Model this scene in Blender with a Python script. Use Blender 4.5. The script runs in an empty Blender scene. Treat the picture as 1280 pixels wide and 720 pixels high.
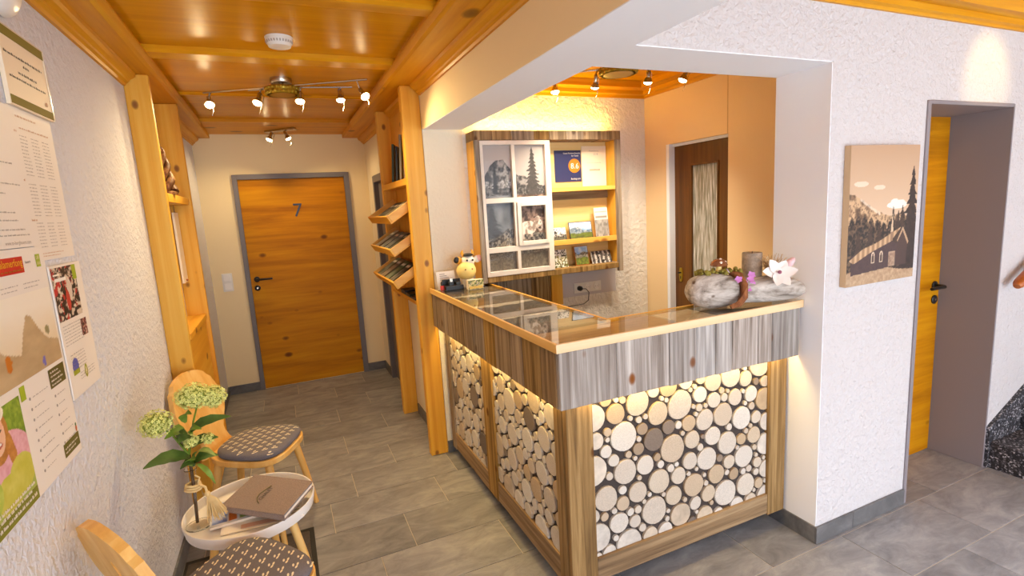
import bpy, bmesh, math, random
import numpy as np
from mathutils import Vector, Matrix

# ------------------------------------------------------------------ camera
SC = bpy.context.scene
COL = SC.collection
cam_d = bpy.data.cameras.new('camera'); cam = bpy.data.objects.new('camera', cam_d)
COL.objects.link(cam)
cam_d.sensor_width = 36; cam_d.lens = 648.1455 * 36 / 1280; cam_d.clip_start = .03
cr = Vector((0.91068155, -0.40897619, -0.05828882))
cu = Vector((0.11665106, 0.11922385, 0.98599097))
cf = Vector((0.39629741, 0.90472325, -0.15628247))
M4 = Matrix((cr, cu, -cf)).transposed().to_4x4(); M4.translation = Vector((0, 0, 1.62))
cam.matrix_world = M4
SC.camera = cam
# ------------------------------------------------------------------ world, colour management
W = bpy.data.worlds.new('daylight'); SC.world = W; W.use_nodes = True
bg = W.node_tree.nodes['Background']
bg.inputs[0].default_value = (0.78, 0.88, 1.0, 1); bg.inputs[1].default_value = 3.2
SC.view_settings.view_transform = 'Standard'; SC.view_settings.look = 'None'
SC.view_settings.gamma = 1; SC.view_settings.use_curve_mapping = False
SC.view_settings.exposure = 0.64


def lamp(name, kind, loc, energy, color, parent=None, rot=None, **kw):
    d = bpy.data.lights.new(name, kind); d.energy = energy; d.color = color
    for k, v in kw.items(): setattr(d, k, v)
    o = bpy.data.objects.new(name, d); COL.objects.link(o)
    o.location = loc
    if rot is not None: o.rotation_euler = rot
    if parent is not None:
        o.parent = parent; o.location = Vector(loc) - parent.location
    return o


def aim(o, target):
    d = Vector(target) - (o.location + (o.parent.location if o.parent else Vector()))
    o.rotation_euler = d.to_track_quat('-Z', 'Y').to_euler()


# daylight from behind the photographer, as an unseen area light lowered to fill soffits
day_fill = lamp('rear_daylight_fill', 'AREA', (2.0, -2.6, 1.05), 10, (0.78, 0.88, 1.0), shape='RECTANGLE', size=4.4, size_y=2.1)
aim(day_fill, (1.7, 2.0, 1.2))
# added unseen area lamp above and right of the photographer, brightens floor and walls
lob = lamp('lobby_fill_light', 'AREA', (2.3, -.75, 2.40), 32, (0.78, 0.88, 1.0), None, (0, 0, 0), shape='RECTANGLE', size=1.6, size_y=1.2, spread=math.radians(104))

# ------------------------------------------------------------------ helpers
RND = random.Random(7)
NPR = np.random.RandomState(3)


def lin(c):
    c = np.asarray(c, float)
    return np.where(c <= .04045, c / 12.92, ((c + .055) / 1.055) ** 2.4)


def rgb(r, g, b):
    return tuple(float(x) for x in lin((r / 255, g / 255, b / 255))) + (1,)


class MB:
    def __init__(s): s.v = []; s.f = []

    def add(s, vs, fs):
        n = len(s.v); s.v += [tuple(v) for v in vs]; s.f += [tuple(i + n for i in f) for f in fs]; return s

    def box(s, x0, x1, y0, y1, z0, z1):
        return s.hexa([(x0, y0, z0), (x1, y0, z0), (x1, y1, z0), (x0, y1, z0), (x0, y0, z1), (x1, y0, z1), (x1, y1, z1), (x0, y1, z1)])

    def hexa(s, p):
        return s.add(p, [(3, 2, 1, 0), (4, 5, 6, 7), (0, 1, 5, 4), (1, 2, 6, 5), (2, 3, 7, 6), (3, 0, 4, 7)])

    def obox(s, o, a, b, c):
        o, a, b, c = map(Vector, (o, a, b, c))
        return s.hexa([o, o + a, o + a + b, o + b, o + c, o + a + c, o + a + b + c, o + b + c])

    def prism(s, pts, vec):
        n = len(pts); vec = Vector(vec)
        vs = [Vector(p) for p in pts]; vs = vs + [p + vec for p in vs]
        fs = [tuple(range(n))[::-1], tuple(range(n, 2 * n))] + [(i, (i + 1) % n, n + (i + 1) % n, n + i) for i in range(n)]
        return s.add(vs, fs)

    def quad(s, o, a, b):
        o, a, b = map(Vector, (o, a, b))
        return s.add([o, o + a, o + a + b, o + b], [(0, 1, 2, 3)])

    def tube(s, path, rad, n=8, cap=True, flat=1.0):
        P = [Vector(p) for p in path]
        if not hasattr(rad, '__len__'): rad = [rad] * len(P)
        ref = None; rings = []
        for i, p in enumerate(P):
            t = (P[min(i + 1, len(P) - 1)] - P[max(i - 1, 0)]).normalized()
            if ref is None:
                ref = t.cross(Vector((0, 0, 1)))
                if ref.length < .1: ref = t.cross(Vector((1, 0, 0)))
            ref = (ref - t * ref.dot(t)).normalized(); b = t.cross(ref)
            rings.append([p + (ref * math.cos(2 * math.pi * k / n) + b * flat * math.sin(2 * math.pi * k / n)) * rad[i] for k in range(n)])
        vs = [v for r in rings for v in r]; fs = []
        for i in range(len(P) - 1):
            for k in range(n):
                fs.append((i * n + k, i * n + (k + 1) % n, (i + 1) * n + (k + 1) % n, (i + 1) * n + k))
        if cap: fs += [tuple(range(n))[::-1], tuple(range((len(P) - 1) * n, len(P) * n))]
        return s.add(vs, fs)

    def lathe(s, prof, c=(0, 0, 0), n=20, axis=(0, 0, 1)):
        ax = Vector(axis).normalized(); q = Vector((0, 0, 1)).rotation_difference(ax); c = Vector(c)
        vs = []; fs = []
        for r, z in prof:
            for k in range(n):
                vs.append(c + q @ Vector((r * math.cos(2 * math.pi * k / n), r * math.sin(2 * math.pi * k / n), z)))
        for i in range(len(prof) - 1):
            for k in range(n):
                fs.append((i * n + k, i * n + (k + 1) % n, (i + 1) * n + (k + 1) % n, (i + 1) * n + k))
        if prof[0][0] > 1e-6: fs.append(tuple(range(n))[::-1])
        if prof[-1][0] > 1e-6: fs.append(tuple(range((len(prof) - 1) * n, len(prof) * n)))
        return s.add(vs, fs)

    def ball(s, c, r, n=10, m=7, sq=(1, 1, 1), rot=None):
        vs = []; fs = []; c = Vector(c)
        for i in range(m + 1):
            a = math.pi * i / m
            for k in range(n):
                b = 2 * math.pi * k / n
                p = Vector((r * sq[0] * math.sin(a) * math.cos(b), r * sq[1] * math.sin(a) * math.sin(b), r * sq[2] * math.cos(a)))
                if rot is not None: p = rot @ p
                vs.append(c + p)
        for i in range(m):
            for k in range(n):
                fs.append((i * n + k, (i + 1) * n + k, (i + 1) * n + (k + 1) % n, i * n + (k + 1) % n))
        return s.add(vs, fs)

    def text(s, t, o, ux, uz, h, align='l', maxw=None):
        V, F = glyphs(t)
        if not V: return s
        w = max(v[0] for v in V); k = h / .7
        if maxw and w * k > maxw: kx = maxw / w
        else: kx = k
        off = {'l': 0, 'c': -w * kx / 2, 'r': -w * kx}[align]
        o, ux, uz = Vector(o), Vector(ux).normalized(), Vector(uz).normalized()
        return s.add([o + ux * (v[0] * kx + off) + uz * (v[1] * k) for v in V], F)

    def build(s, name, mat, parent=None, smooth=0, bevel=0, local=False, weld=True, sub=0):
        me = bpy.data.meshes.new(name)
        vs = s.v
        if parent is not None and not local:
            L = wloc(parent); vs = [(x - L.x, y - L.y, z - L.z) for x, y, z in vs]
        me.from_pydata([tuple(v) for v in vs], [], s.f)
        bm = bmesh.new(); bm.from_mesh(me)
        if weld:
            bmesh.ops.remove_doubles(bm, verts=bm.verts, dist=1e-6)
            bmesh.ops.recalc_face_normals(bm, faces=bm.faces)
        if bevel:
            bmesh.ops.bevel(bm, geom=list(bm.edges), offset=bevel, segments=1, affect='EDGES', clamp_overlap=True)
        bm.to_mesh(me); bm.free()
        if smooth:
            for p in me.polygons: p.use_smooth = True
            me.set_sharp_from_angle(angle=math.radians(smooth))
        me.materials.append(mat)
        o = bpy.data.objects.new(name, me); COL.objects.link(o)
        if parent is not None: o.parent = parent
        if sub:
            md = o.modifiers.new('smooth', 'SUBSURF'); md.levels = sub; md.render_levels = sub
        return o


def wloc(o):
    v = Vector(o.location)
    while o.parent is not None:
        o = o.parent; v = v + Vector(o.location)
    return v


_gl = {}
def glyphs(t):
    if t not in _gl:
        cu_ = bpy.data.curves.new('t', 'FONT'); cu_.body = t; cu_.size = 1; cu_.resolution_u = 2
        ob = bpy.data.objects.new('t', cu_); COL.objects.link(ob)
        dg = bpy.context.evaluated_depsgraph_get(); ev = ob.evaluated_get(dg); me = ev.to_mesh()
        _gl[t] = ([tuple(v.co) for v in me.vertices], [tuple(p.vertices) for p in me.polygons])
        ev.to_mesh_clear(); bpy.data.objects.remove(ob); bpy.data.curves.remove(cu_)
    return _gl[t]


def tag(o, label=None, cat=None, group=None, kind=None):
    if label: o['label'] = label
    if cat: o['category'] = cat
    if group: o['group'] = group
    if kind: o['kind'] = kind
    return o


def thing(name, label, cat, loc=(0, 0, 0), rz=0, group=None):
    o = bpy.data.objects.new(name, None); COL.objects.link(o); o.empty_display_size = .05
    o.location = loc; o.rotation_euler = (0, 0, rz)
    return tag(o, label, cat, group)


def struct(o):
    o['kind'] = 'structure'; return o


def link_copy(src, parent, loc, name=None, scale=None, rot=None, mesh=None):
    c = bpy.data.objects.new(name or src.name.split('.')[0], mesh or src.data); COL.objects.link(c)
    c.parent = parent; c.location = loc
    if scale: c.scale = scale
    if rot: c.rotation_euler = rot
    return c


# ------------------------------------------------------------------ materials
def newmat(name):
    m = bpy.data.materials.new(name); m.use_nodes = True
    nt = m.node_tree; b = nt.nodes['Principled BSDF']
    return m, nt, b


def N(nt, t, **kw):
    n = nt.nodes.new(t)
    for k, v in kw.items(): setattr(n, k, v)
    return n


def ramp(nt, stops, interp='LINEAR'):
    r = N(nt, 'ShaderNodeValToRGB'); e = r.color_ramp.elements; r.color_ramp.interpolation = interp
    while len(e) < len(stops): e.new(.5)
    for i, (p, c) in enumerate(stops):
        e[i].position = p; e[i].color = c
    return r


def plain(name, c, rough=.5, metal=0, bump=0, bscale=200, var=0, vscale=6, trans=0, ior=1.45, emit=0, spec=None, coat=0, sheen=0):
    m, nt, b = newmat(name)
    b.inputs['Base Color'].default_value = c; b.inputs['Roughness'].default_value = rough; b.inputs['Metallic'].default_value = metal
    if trans: b.inputs['Transmission Weight'].default_value = trans; b.inputs['IOR'].default_value = ior
    if spec is not None: b.inputs['Specular IOR Level'].default_value = spec
    if coat: b.inputs['Coat Weight'].default_value = coat; b.inputs['Coat Roughness'].default_value = .1
    if emit: b.inputs['Emission Color'].default_value = c; b.inputs['Emission Strength'].default_value = emit
    L = nt.links
    if bump or var:
        tc = N(nt, 'ShaderNodeTexCoord')
    if var:
        nz = N(nt, 'ShaderNodeTexNoise'); nz.inputs['Scale'].default_value = vscale; nz.inputs['Detail'].default_value = 6
        L.new(tc.outputs['Object'], nz.inputs['Vector'])
        lo = tuple(x * (1 - var) for x in c[:3]) + (1,); hi = tuple(min(1, x * (1 + var)) for x in c[:3]) + (1,)
        r = ramp(nt, [(.3, lo), (.7, hi)]); L.new(nz.outputs['Fac'], r.inputs[0]); L.new(r.outputs[0], b.inputs['Base Color'])
    if bump:
        n2 = N(nt, 'ShaderNodeTexNoise'); n2.inputs['Scale'].default_value = bscale; n2.inputs['Detail'].default_value = 4
        L.new(tc.outputs['Object'], n2.inputs['Vector'])
        bp = N(nt, 'ShaderNodeBump'); bp.inputs['Strength'].default_value = bump; bp.inputs['Distance'].default_value = .002
        L.new(n2.outputs['Fac'], bp.inputs['Height']); L.new(bp.outputs[0], b.inputs['Normal'])
    return m


def plaster(name, c, dist=.010, scale=56, strength=.9):
    m, nt, b = newmat(name); L = nt.links
    b.inputs['Base Color'].default_value = c; b.inputs['Roughness'].default_value = .9
    b.inputs['Specular IOR Level'].default_value = .15
    tc = N(nt, 'ShaderNodeTexCoord')
    n1 = N(nt, 'ShaderNodeTexNoise'); n1.inputs['Scale'].default_value = scale; n1.inputs['Detail'].default_value = 3; n1.inputs['Distortion'].default_value = .8
    v = N(nt, 'ShaderNodeTexVoronoi'); v.inputs['Scale'].default_value = scale * .7
    L.new(tc.outputs['Object'], n1.inputs['Vector']); L.new(tc.outputs['Object'], v.inputs['Vector'])
    a = N(nt, 'ShaderNodeMath', operation='MULTIPLY_ADD'); a.inputs[1].default_value = .5
    L.new(v.outputs['Distance'], a.inputs[0]); L.new(n1.outputs['Fac'], a.inputs[2])
    bp = N(nt, 'ShaderNodeBump'); bp.inputs['Strength'].default_value = strength; bp.inputs['Distance'].default_value = dist
    L.new(a.outputs[0], bp.inputs['Height']); L.new(bp.outputs[0], b.inputs['Normal'])
    return m


def wood(name, dark, mid, light, axis=0, across=14, along=.9, knots=0, rough=.4, bump=.25, var=.25, kdark=None, hue=0, contrast=(.3, .5, .72), coat=0, spec=.4):
    """straight-grained board: noise stretched along one object axis, knots, per-object tone"""
    m, nt, b = newmat(name); L = nt.links
    tc = N(nt, 'ShaderNodeTexCoord'); oi = N(nt, 'ShaderNodeObjectInfo')
    off = N(nt, 'ShaderNodeVectorMath', operation='SCALE'); off.inputs[0].default_value = (13.1, 7.7, 5.3)
    L.new(oi.outputs['Random'], off.inputs['Scale'])
    ad = N(nt, 'ShaderNodeVectorMath', operation='ADD'); L.new(tc.outputs['Object'], ad.inputs[0]); L.new(off.outputs[0], ad.inputs[1])
    mp = N(nt, 'ShaderNodeMapping'); sc = [across] * 3; sc[axis] = along; mp.inputs['Scale'].default_value = sc
    L.new(ad.outputs[0], mp.inputs['Vector'])
    n1 = N(nt, 'ShaderNodeTexNoise'); n1.inputs['Scale'].default_value = 1; n1.inputs['Detail'].default_value = 7; n1.inputs['Roughness'].default_value = .62; n1.inputs['Distortion'].default_value = .35
    L.new(mp.outputs[0], n1.inputs['Vector'])
    r = ramp(nt, [(contrast[0], dark), (contrast[1], mid), (contrast[2], light)]); L.new(n1.outputs['Fac'], r.inputs[0])
    col = r.outputs[0]
    mp2 = N(nt, 'ShaderNodeMapping'); sc = [across * 7] * 3; sc[axis] = along * 2.5; mp2.inputs['Scale'].default_value = sc
    L.new(ad.outputs[0], mp2.inputs['Vector'])
    n2 = N(nt, 'ShaderNodeTexNoise'); n2.inputs['Scale'].default_value = 1; n2.inputs['Detail'].default_value = 3
    L.new(mp2.outputs[0], n2.inputs['Vector'])
    if knots:
        mp3 = N(nt, 'ShaderNodeMapping'); sc = [knots * 2.6] * 3; sc[axis] = knots * 1.7; mp3.inputs['Scale'].default_value = sc
        L.new(ad.outputs[0], mp3.inputs['Vector'])
        vo = N(nt, 'ShaderNodeTexVoronoi'); vo.inputs['Scale'].default_value = 1; L.new(mp3.outputs[0], vo.inputs['Vector'])
        kr = ramp(nt, [(.0, (1, 1, 1, 1)), (.09, (.8, .8, .8, 1)), (.15, (0, 0, 0, 1))]); L.new(vo.outputs['Distance'], kr.inputs[0])
        mx = N(nt, 'ShaderNodeMix', data_type='RGBA'); mx.inputs['B'].default_value = kdark or tuple(x * .35 for x in dark[:3]) + (1,)
        L.new(kr.outputs[0], mx.inputs['Factor']); L.new(col, mx.inputs['A']); col = mx.outputs['Result']
    hs = N(nt, 'ShaderNodeHueSaturation'); mr = N(nt, 'ShaderNodeMapRange')
    mr.inputs['To Min'].default_value = 1 - var; mr.inputs['To Max'].default_value = 1 + var
    L.new(oi.outputs['Random'], mr.inputs['Value']); L.new(mr.outputs[0], hs.inputs['Value']); L.new(col, hs.inputs['Color'])
    if hue:
        m2 = N(nt, 'ShaderNodeMath', operation='MULTIPLY'); m2.inputs[1].default_value = 7.31; L.new(oi.outputs['Random'], m2.inputs[0])
        m3 = N(nt, 'ShaderNodeMath', operation='FRACT'); L.new(m2.outputs[0], m3.inputs[0])
        m4 = N(nt, 'ShaderNodeMapRange'); m4.inputs['To Min'].default_value = 1 - hue; m4.inputs['To Max'].default_value = 1 + hue
        L.new(m3.outputs[0], m4.inputs['Value']); L.new(m4.outputs[0], hs.inputs['Saturation'])
    L.new(hs.outputs[0], b.inputs['Base Color'])
    b.inputs['Roughness'].default_value = rough; b.inputs['Specular IOR Level'].default_value = spec
    if coat: b.inputs['Coat Weight'].default_value = coat; b.inputs['Coat Roughness'].default_value = .12
    bp = N(nt, 'ShaderNodeBump'); bp.inputs['Strength'].default_value = bump; bp.inputs['Distance'].default_value = .0015
    L.new(n2.outputs['Fac'], bp.inputs['Height']); L.new(bp.outputs[0], b.inputs['Normal'])
    return m


def tone_mat(name, stops, rough=.6, noise=0, nscale=40, rings=0, bump=0):
    """per-object tone picked from a ramp by Object Info random"""
    m, nt, b = newmat(name); L = nt.links
    oi = N(nt, 'ShaderNodeObjectInfo'); tc = N(nt, 'ShaderNodeTexCoord')
    r = ramp(nt, stops); L.new(oi.outputs['Random'], r.inputs[0]); col = r.outputs[0]
    if noise:
        ad = N(nt, 'ShaderNodeVectorMath', operation='ADD'); sc = N(nt, 'ShaderNodeVectorMath', operation='SCALE'); sc.inputs[0].default_value = (31, 17, 23)
        L.new(oi.outputs['Random'], sc.inputs['Scale']); L.new(tc.outputs['Object'], ad.inputs[0]); L.new(sc.outputs[0], ad.inputs[1])
        nz = N(nt, 'ShaderNodeTexNoise'); nz.inputs['Scale'].default_value = nscale; nz.inputs['Detail'].default_value = 8; nz.inputs['Roughness'].default_value = .7
        L.new(ad.outputs[0], nz.inputs['Vector'])
        rr = ramp(nt, [(.3, (1 - noise,) * 3 + (1,)), (.65, (1, 1, 1, 1))]); L.new(nz.outputs['Fac'], rr.inputs[0])
        mx = N(nt, 'ShaderNodeMix', data_type='RGBA', blend_type='MULTIPLY'); mx.inputs['Factor'].default_value = 1
        L.new(col, mx.inputs['A']); L.new(rr.outputs[0], mx.inputs['B']); col = mx.outputs['Result']
        if bump:
            bp = N(nt, 'ShaderNodeBump'); bp.inputs['Strength'].default_value = bump; bp.inputs['Distance'].default_value = .002
            L.new(nz.outputs['Fac'], bp.inputs['Height']); L.new(bp.outputs[0], b.inputs['Normal'])
    if rings:
        ln = N(nt, 'ShaderNodeVectorMath', operation='LENGTH'); L.new(tc.outputs['Object'], ln.inputs[0])
        nz = N(nt, 'ShaderNodeTexNoise'); nz.inputs['Scale'].default_value = 3; L.new(tc.outputs['Object'], nz.inputs['Vector'])
        m1 = N(nt, 'ShaderNodeMath', operation='MULTIPLY_ADD'); m1.inputs[1].default_value = rings
        L.new(ln.outputs['Value'], m1.inputs[0]); L.new(nz.outputs['Fac'], m1.inputs[2])
        sn = N(nt, 'ShaderNodeMath', operation='SINE'); L.new(m1.outputs[0], sn.inputs[0])
        rr = ramp(nt, [(.2, (.9, .88, .85, 1)), (.8, (1, 1, 1, 1))]); mr = N(nt, 'ShaderNodeMapRange'); mr.inputs['From Min'].default_value = -1
        L.new(sn.outputs[0], mr.inputs['Value']); L.new(mr.outputs[0], rr.inputs[0])
        mx = N(nt, 'ShaderNodeMix', data_type='RGBA', blend_type='MULTIPLY'); mx.inputs['Factor'].default_value = 1
        L.new(col, mx.inputs['A']); L.new(rr.outputs[0], mx.inputs['B']); col = mx.outputs['Result']
    L.new(col, b.inputs['Base Color']); b.inputs['Roughness'].default_value = rough
    return m


def slate(name, c0, c1, c2, rough=.45):
    m, nt, b = newmat(name); L = nt.links
    oi = N(nt, 'ShaderNodeObjectInfo'); tc = N(nt, 'ShaderNodeTexCoord')
    sc = N(nt, 'ShaderNodeVectorMath', operation='SCALE'); sc.inputs[0].default_value = (31, 17, 23); L.new(oi.outputs['Random'], sc.inputs['Scale'])
    ad = N(nt, 'ShaderNodeVectorMath', operation='ADD'); L.new(tc.outputs['Object'], ad.inputs[0]); L.new(sc.outputs[0], ad.inputs[1])
    mp = N(nt, 'ShaderNodeMapping'); mp.inputs['Scale'].default_value = (5, 11, 9); L.new(ad.outputs[0], mp.inputs['Vector'])
    nz = N(nt, 'ShaderNodeTexNoise'); nz.inputs['Scale'].default_value = 1; nz.inputs['Detail'].default_value = 9; nz.inputs['Roughness'].default_value = .68; nz.inputs['Distortion'].default_value = .6
    L.new(mp.outputs[0], nz.inputs['Vector'])
    r = ramp(nt, [(.28, c0), (.5, c1), (.75, c2)]); L.new(nz.outputs['Fac'], r.inputs[0])
    hs = N(nt, 'ShaderNodeHueSaturation'); mr = N(nt, 'ShaderNodeMapRange'); mr.inputs['To Min'].default_value = .88; mr.inputs['To Max'].default_value = 1.12
    L.new(oi.outputs['Random'], mr.inputs['Value']); L.new(mr.outputs[0], hs.inputs['Value']); L.new(r.outputs[0], hs.inputs['Color'])
    L.new(hs.outputs[0], b.inputs['Base Color']); b.inputs['Roughness'].default_value = rough
    bp = N(nt, 'ShaderNodeBump'); bp.inputs['Strength'].default_value = .35; bp.inputs['Distance'].default_value = .003
    L.new(nz.outputs['Fac'], bp.inputs['Height']); L.new(bp.outputs[0], b.inputs['Normal'])
    return m


M = {}
M['plaster'] = plaster('rough_white_plaster', rgb(224, 223, 228))
M['plaster_dimmed'] = plaster('dimmed_white_plaster', rgb(210, 205, 206), dist=.010, scale=56, strength=.9)  # same white plaster, darkened to offset the strong light on front wall and header
M['plaster_coarse'] = plaster('coarse_white_plaster', rgb(236, 230, 222), dist=.012, scale=40, strength=.9)
M['plaster_fine'] = plaster('cream_roller_plaster', rgb(240, 226, 200), dist=.003, scale=70)
M['smooth_white'] = plain('smooth_white_paint', rgb(248, 249, 255), .8, bump=.1, bscale=90)
M['smooth_cream'] = plain('smooth_cream_paint', rgb(244, 222, 176), .8, bump=.1, bscale=90)
M['apricot'] = plain('apricot_wallpaper', rgb(246, 214, 164), .75, bump=.15, bscale=120)
Y0, Y1, Y2 = rgb(196, 124, 6), rgb(218, 148, 12), rgb(232, 172, 36)
M['ceil_panel'] = wood('varnished_ceiling_panel', rgb(200, 128, 0), rgb(220, 148, 0), rgb(234, 166, 6), 0, 9, .35, 0, .27, .5, .04, spec=.16)
M['ceil_board_y'] = wood('varnished_ceiling_board', Y0, Y1, Y2, 1, 12, .6, 1.4, .4, .2, .06, spec=.2)
M['ceil_board_x'] = wood('varnished_ceiling_board_cross', Y0, Y1, Y2, 0, 12, .6, 1.4, .4, .2, .06, spec=.2)
M['pine_z'] = wood('honey_pine_upright', rgb(214, 142, 30), rgb(232, 168, 50), rgb(242, 190, 80), 2, 13, .55, 3.2, .45, .12, .07, kdark=rgb(126, 66, 16))
M['pine_y'] = wood('honey_pine_board', rgb(214, 142, 30), rgb(232, 168, 50), rgb(242, 190, 80), 1, 13, .6, 2.2, .45, .12, .07, kdark=rgb(126, 66, 16))
M['pine_x'] = wood('honey_pine_crossboard', rgb(210, 146, 52), rgb(228, 170, 74), rgb(240, 192, 106), 0, 13, .6, 2.2, .45, .12, .07, kdark=rgb(136, 76, 22))
M['pale_x'] = wood('pale_spruce_edge', rgb(228, 190, 142), rgb(238, 206, 162), rgb(246, 222, 186), 0, 16, .5, 0, .45, .1, .04)
M['pale_y'] = wood('pale_spruce_edge_side', rgb(214, 160, 84), rgb(228, 180, 104), rgb(240, 200, 130), 1, 16, .5, 0, .45, .1, .04)
M['chair'] = wood('chair_pine', rgb(220, 160, 76), rgb(236, 182, 98), rgb(246, 204, 130), 2, 15, 1.2, 2.5, .45, .12, .06, kdark=rgb(120, 62, 20))
M['oak_x'] = wood('oak_veneer', rgb(160, 96, 0), rgb(198, 128, 2), rgb(218, 154, 14), 0, 11, .8, 2.0, .5, .3, .05, kdark=rgb(96, 50, 4), spec=.15)
M['display_back'] = wood('pale_display_back', rgb(226, 182, 104), rgb(238, 200, 128), rgb(246, 216, 156), 0, 10, .6, 2.0, .55, .1, .03, kdark=rgb(170, 104, 40))
M['walnut'] = wood('dark_brown_door_veneer', rgb(78, 46, 14), rgb(106, 66, 22), rgb(132, 86, 34), 2, 18, .8, 0, .4, .15, .05)
M['barn_z'] = wood('weathered_barn_board', rgb(112, 102, 94), rgb(160, 152, 146), rgb(200, 194, 188), 2, 46, 1.6, 3.0, .8, .9, .3, kdark=rgb(120, 70, 30), hue=.55, contrast=(.3, .5, .7))
M['barn_zb'] = wood('weathered_brown_board', rgb(86, 66, 44), rgb(138, 112, 80), rgb(182, 154, 116), 2, 44, 1.5, 3.0, .8, .9, .16, kdark=rgb(84, 50, 24), hue=.35)
M['barn_x'] = wood('weathered_rail', rgb(86, 64, 42), rgb(140, 112, 80), rgb(184, 156, 118), 0, 26, 1.0, 2.4, .8, .7, .1, kdark=rgb(84, 50, 24))
M['barn_y'] = wood('weathered_rail_side', rgb(86, 64, 42), rgb(140, 112, 80), rgb(184, 156, 118), 1, 26, 1.0, 2.4, .8, .7, .1, kdark=rgb(84, 50, 24))
M['slice'] = tone_mat('birch_slice_face', [(0, rgb(112, 98, 88)), (.06, rgb(146, 128, 112)), (.10, rgb(196, 168, 132)), (.3, rgb(208, 194, 178)), (.7, rgb(224, 216, 206)), (1, rgb(206, 186, 160))], .75, .34, 14, 0, .4)
M['felt_black'] = plain('dark_gap_board', rgb(66, 56, 52), .9)
M['tile'] = slate('slate_tile', rgb(108, 107, 110), rgb(138, 137, 139), rgb(168, 166, 166))
M['skirting'] = slate('slate_skirting_tile', rgb(76, 75, 76), rgb(100, 99, 100), rgb(128, 126, 126))
M['grout'] = plain('light_grout', rgb(196, 186, 172), .9)
M['anthracite'] = plain('anthracite_frame', rgb(116, 110, 113), .5, bump=.1, bscale=300)
M['grey_lining'] = plain('grey_door_lining', rgb(140, 132, 136), .5, bump=.1, bscale=300)
M['black'] = plain('black_metal', rgb(26, 25, 25), .35)
M['blacktext'] = plain('black_print', rgb(34, 30, 30), .6)
M['sash_white'] = plain('dimmed_white_sash_paint', rgb(226, 212, 196), .5, var=.06, vscale=20)  # sash white toned down because bright light washes it out
M['greytext'] = plain('grey_print', rgb(176, 164, 154), .7)
M['redtext'] = plain('rust_print', rgb(214, 168, 132), .7)
M['white_plastic'] = plain('white_plastic', rgb(236, 232, 226), .35)
M['white_lacquer'] = plain('white_lacquer', rgb(242, 238, 234), .3)
M['paper'] = plain('white_paper', rgb(244, 234, 222), .6)
M['paper_warm'] = plain('cream_paper', rgb(246, 226, 196), .6)
M['chrome'] = plain('brushed_nickel', rgb(190, 180, 165), .25, 1)
M['brass'] = plain('olive_gold', rgb(176, 146, 40), .3, .6)
M['olive_print'] = plain('olive_gold_print', rgb(132, 116, 30), .75)
M['bulb'] = plain('lit_halogen_bulb', (1, .78, .42, 1), .3, emit=22)
M['bulb_off'] = plain('lamp_glass_rim', rgb(240, 226, 200), .15, emit=0)
M['led'] = plain('warm_led_strip', (1, .66, .16, 1), .4, emit=9)
M['glass'] = plain('clear_glass', (1, 1, 1, 1), .02, trans=1, ior=1.45)
M['fabric'] = plain('grey_cushion_cloth', rgb(112, 106, 110), .95, bump=.5, bscale=500, var=.15, vscale=300)
M['motif'] = plain('cream_woven_motif', rgb(236, 222, 190), .9)
M['felt'] = plain('taupe_felt_cover', rgb(146, 128, 120), .95, bump=.6, bscale=400, var=.22, vscale=260)
M['rope'] = plain('straw_rope', rgb(226, 196, 138), .9, bump=.5, bscale=300)
M['leaf'] = plain('dark_leaf', rgb(78, 104, 40), .5, var=.3, vscale=30)
M['leaf2'] = plain('mid_leaf', rgb(118, 146, 48), .5, var=.3, vscale=30)
M['floret'] = tone_mat('pale_green_floret', [(0, rgb(196, 206, 90)), (.5, rgb(216, 220, 120)), (1, rgb(234, 232, 160))], .6)
M['floret_b'] = plain('pale_green_floret_b', rgb(224, 226, 132), .6, var=.3, vscale=70)
M['stem'] = plain('dark_stem', rgb(86, 66, 44), .7)
M['mat'] = plain('charcoal_doormat', rgb(84, 74, 66), .95, bump=.6, bscale=500, var=.2, vscale=120)
M['rubber'] = plain('black_rubber', rgb(32, 30, 29), .7)
def granite(name):
    m, nt, b = newmat(name); L = nt.links; tc = N(nt, 'ShaderNodeTexCoord')
    v = N(nt, 'ShaderNodeTexVoronoi'); v.inputs['Scale'].default_value = 130; L.new(tc.outputs['Object'], v.inputs['Vector'])
    r = ramp(nt, [(.0, rgb(30, 30, 34)), (.55, rgb(44, 43, 48)), (.8, rgb(88, 86, 92)), (1, rgb(190, 188, 194))]); 
    sp = N(nt, 'ShaderNodeSeparateColor'); L.new(v.outputs['Color'], sp.inputs[0]); L.new(sp.outputs[0], r.inputs[0])
    L.new(r.outputs[0], b.inputs['Base Color']); b.inputs['Roughness'].default_value = .5
    return m
M['granite'] = granite('speckled_black_terrazzo')
M['rail'] = wood('reddish_handrail', rgb(140, 70, 26), rgb(176, 96, 40), rgb(198, 122, 62), 0, 30, 1, 0, .35, .1, .05)


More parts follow.
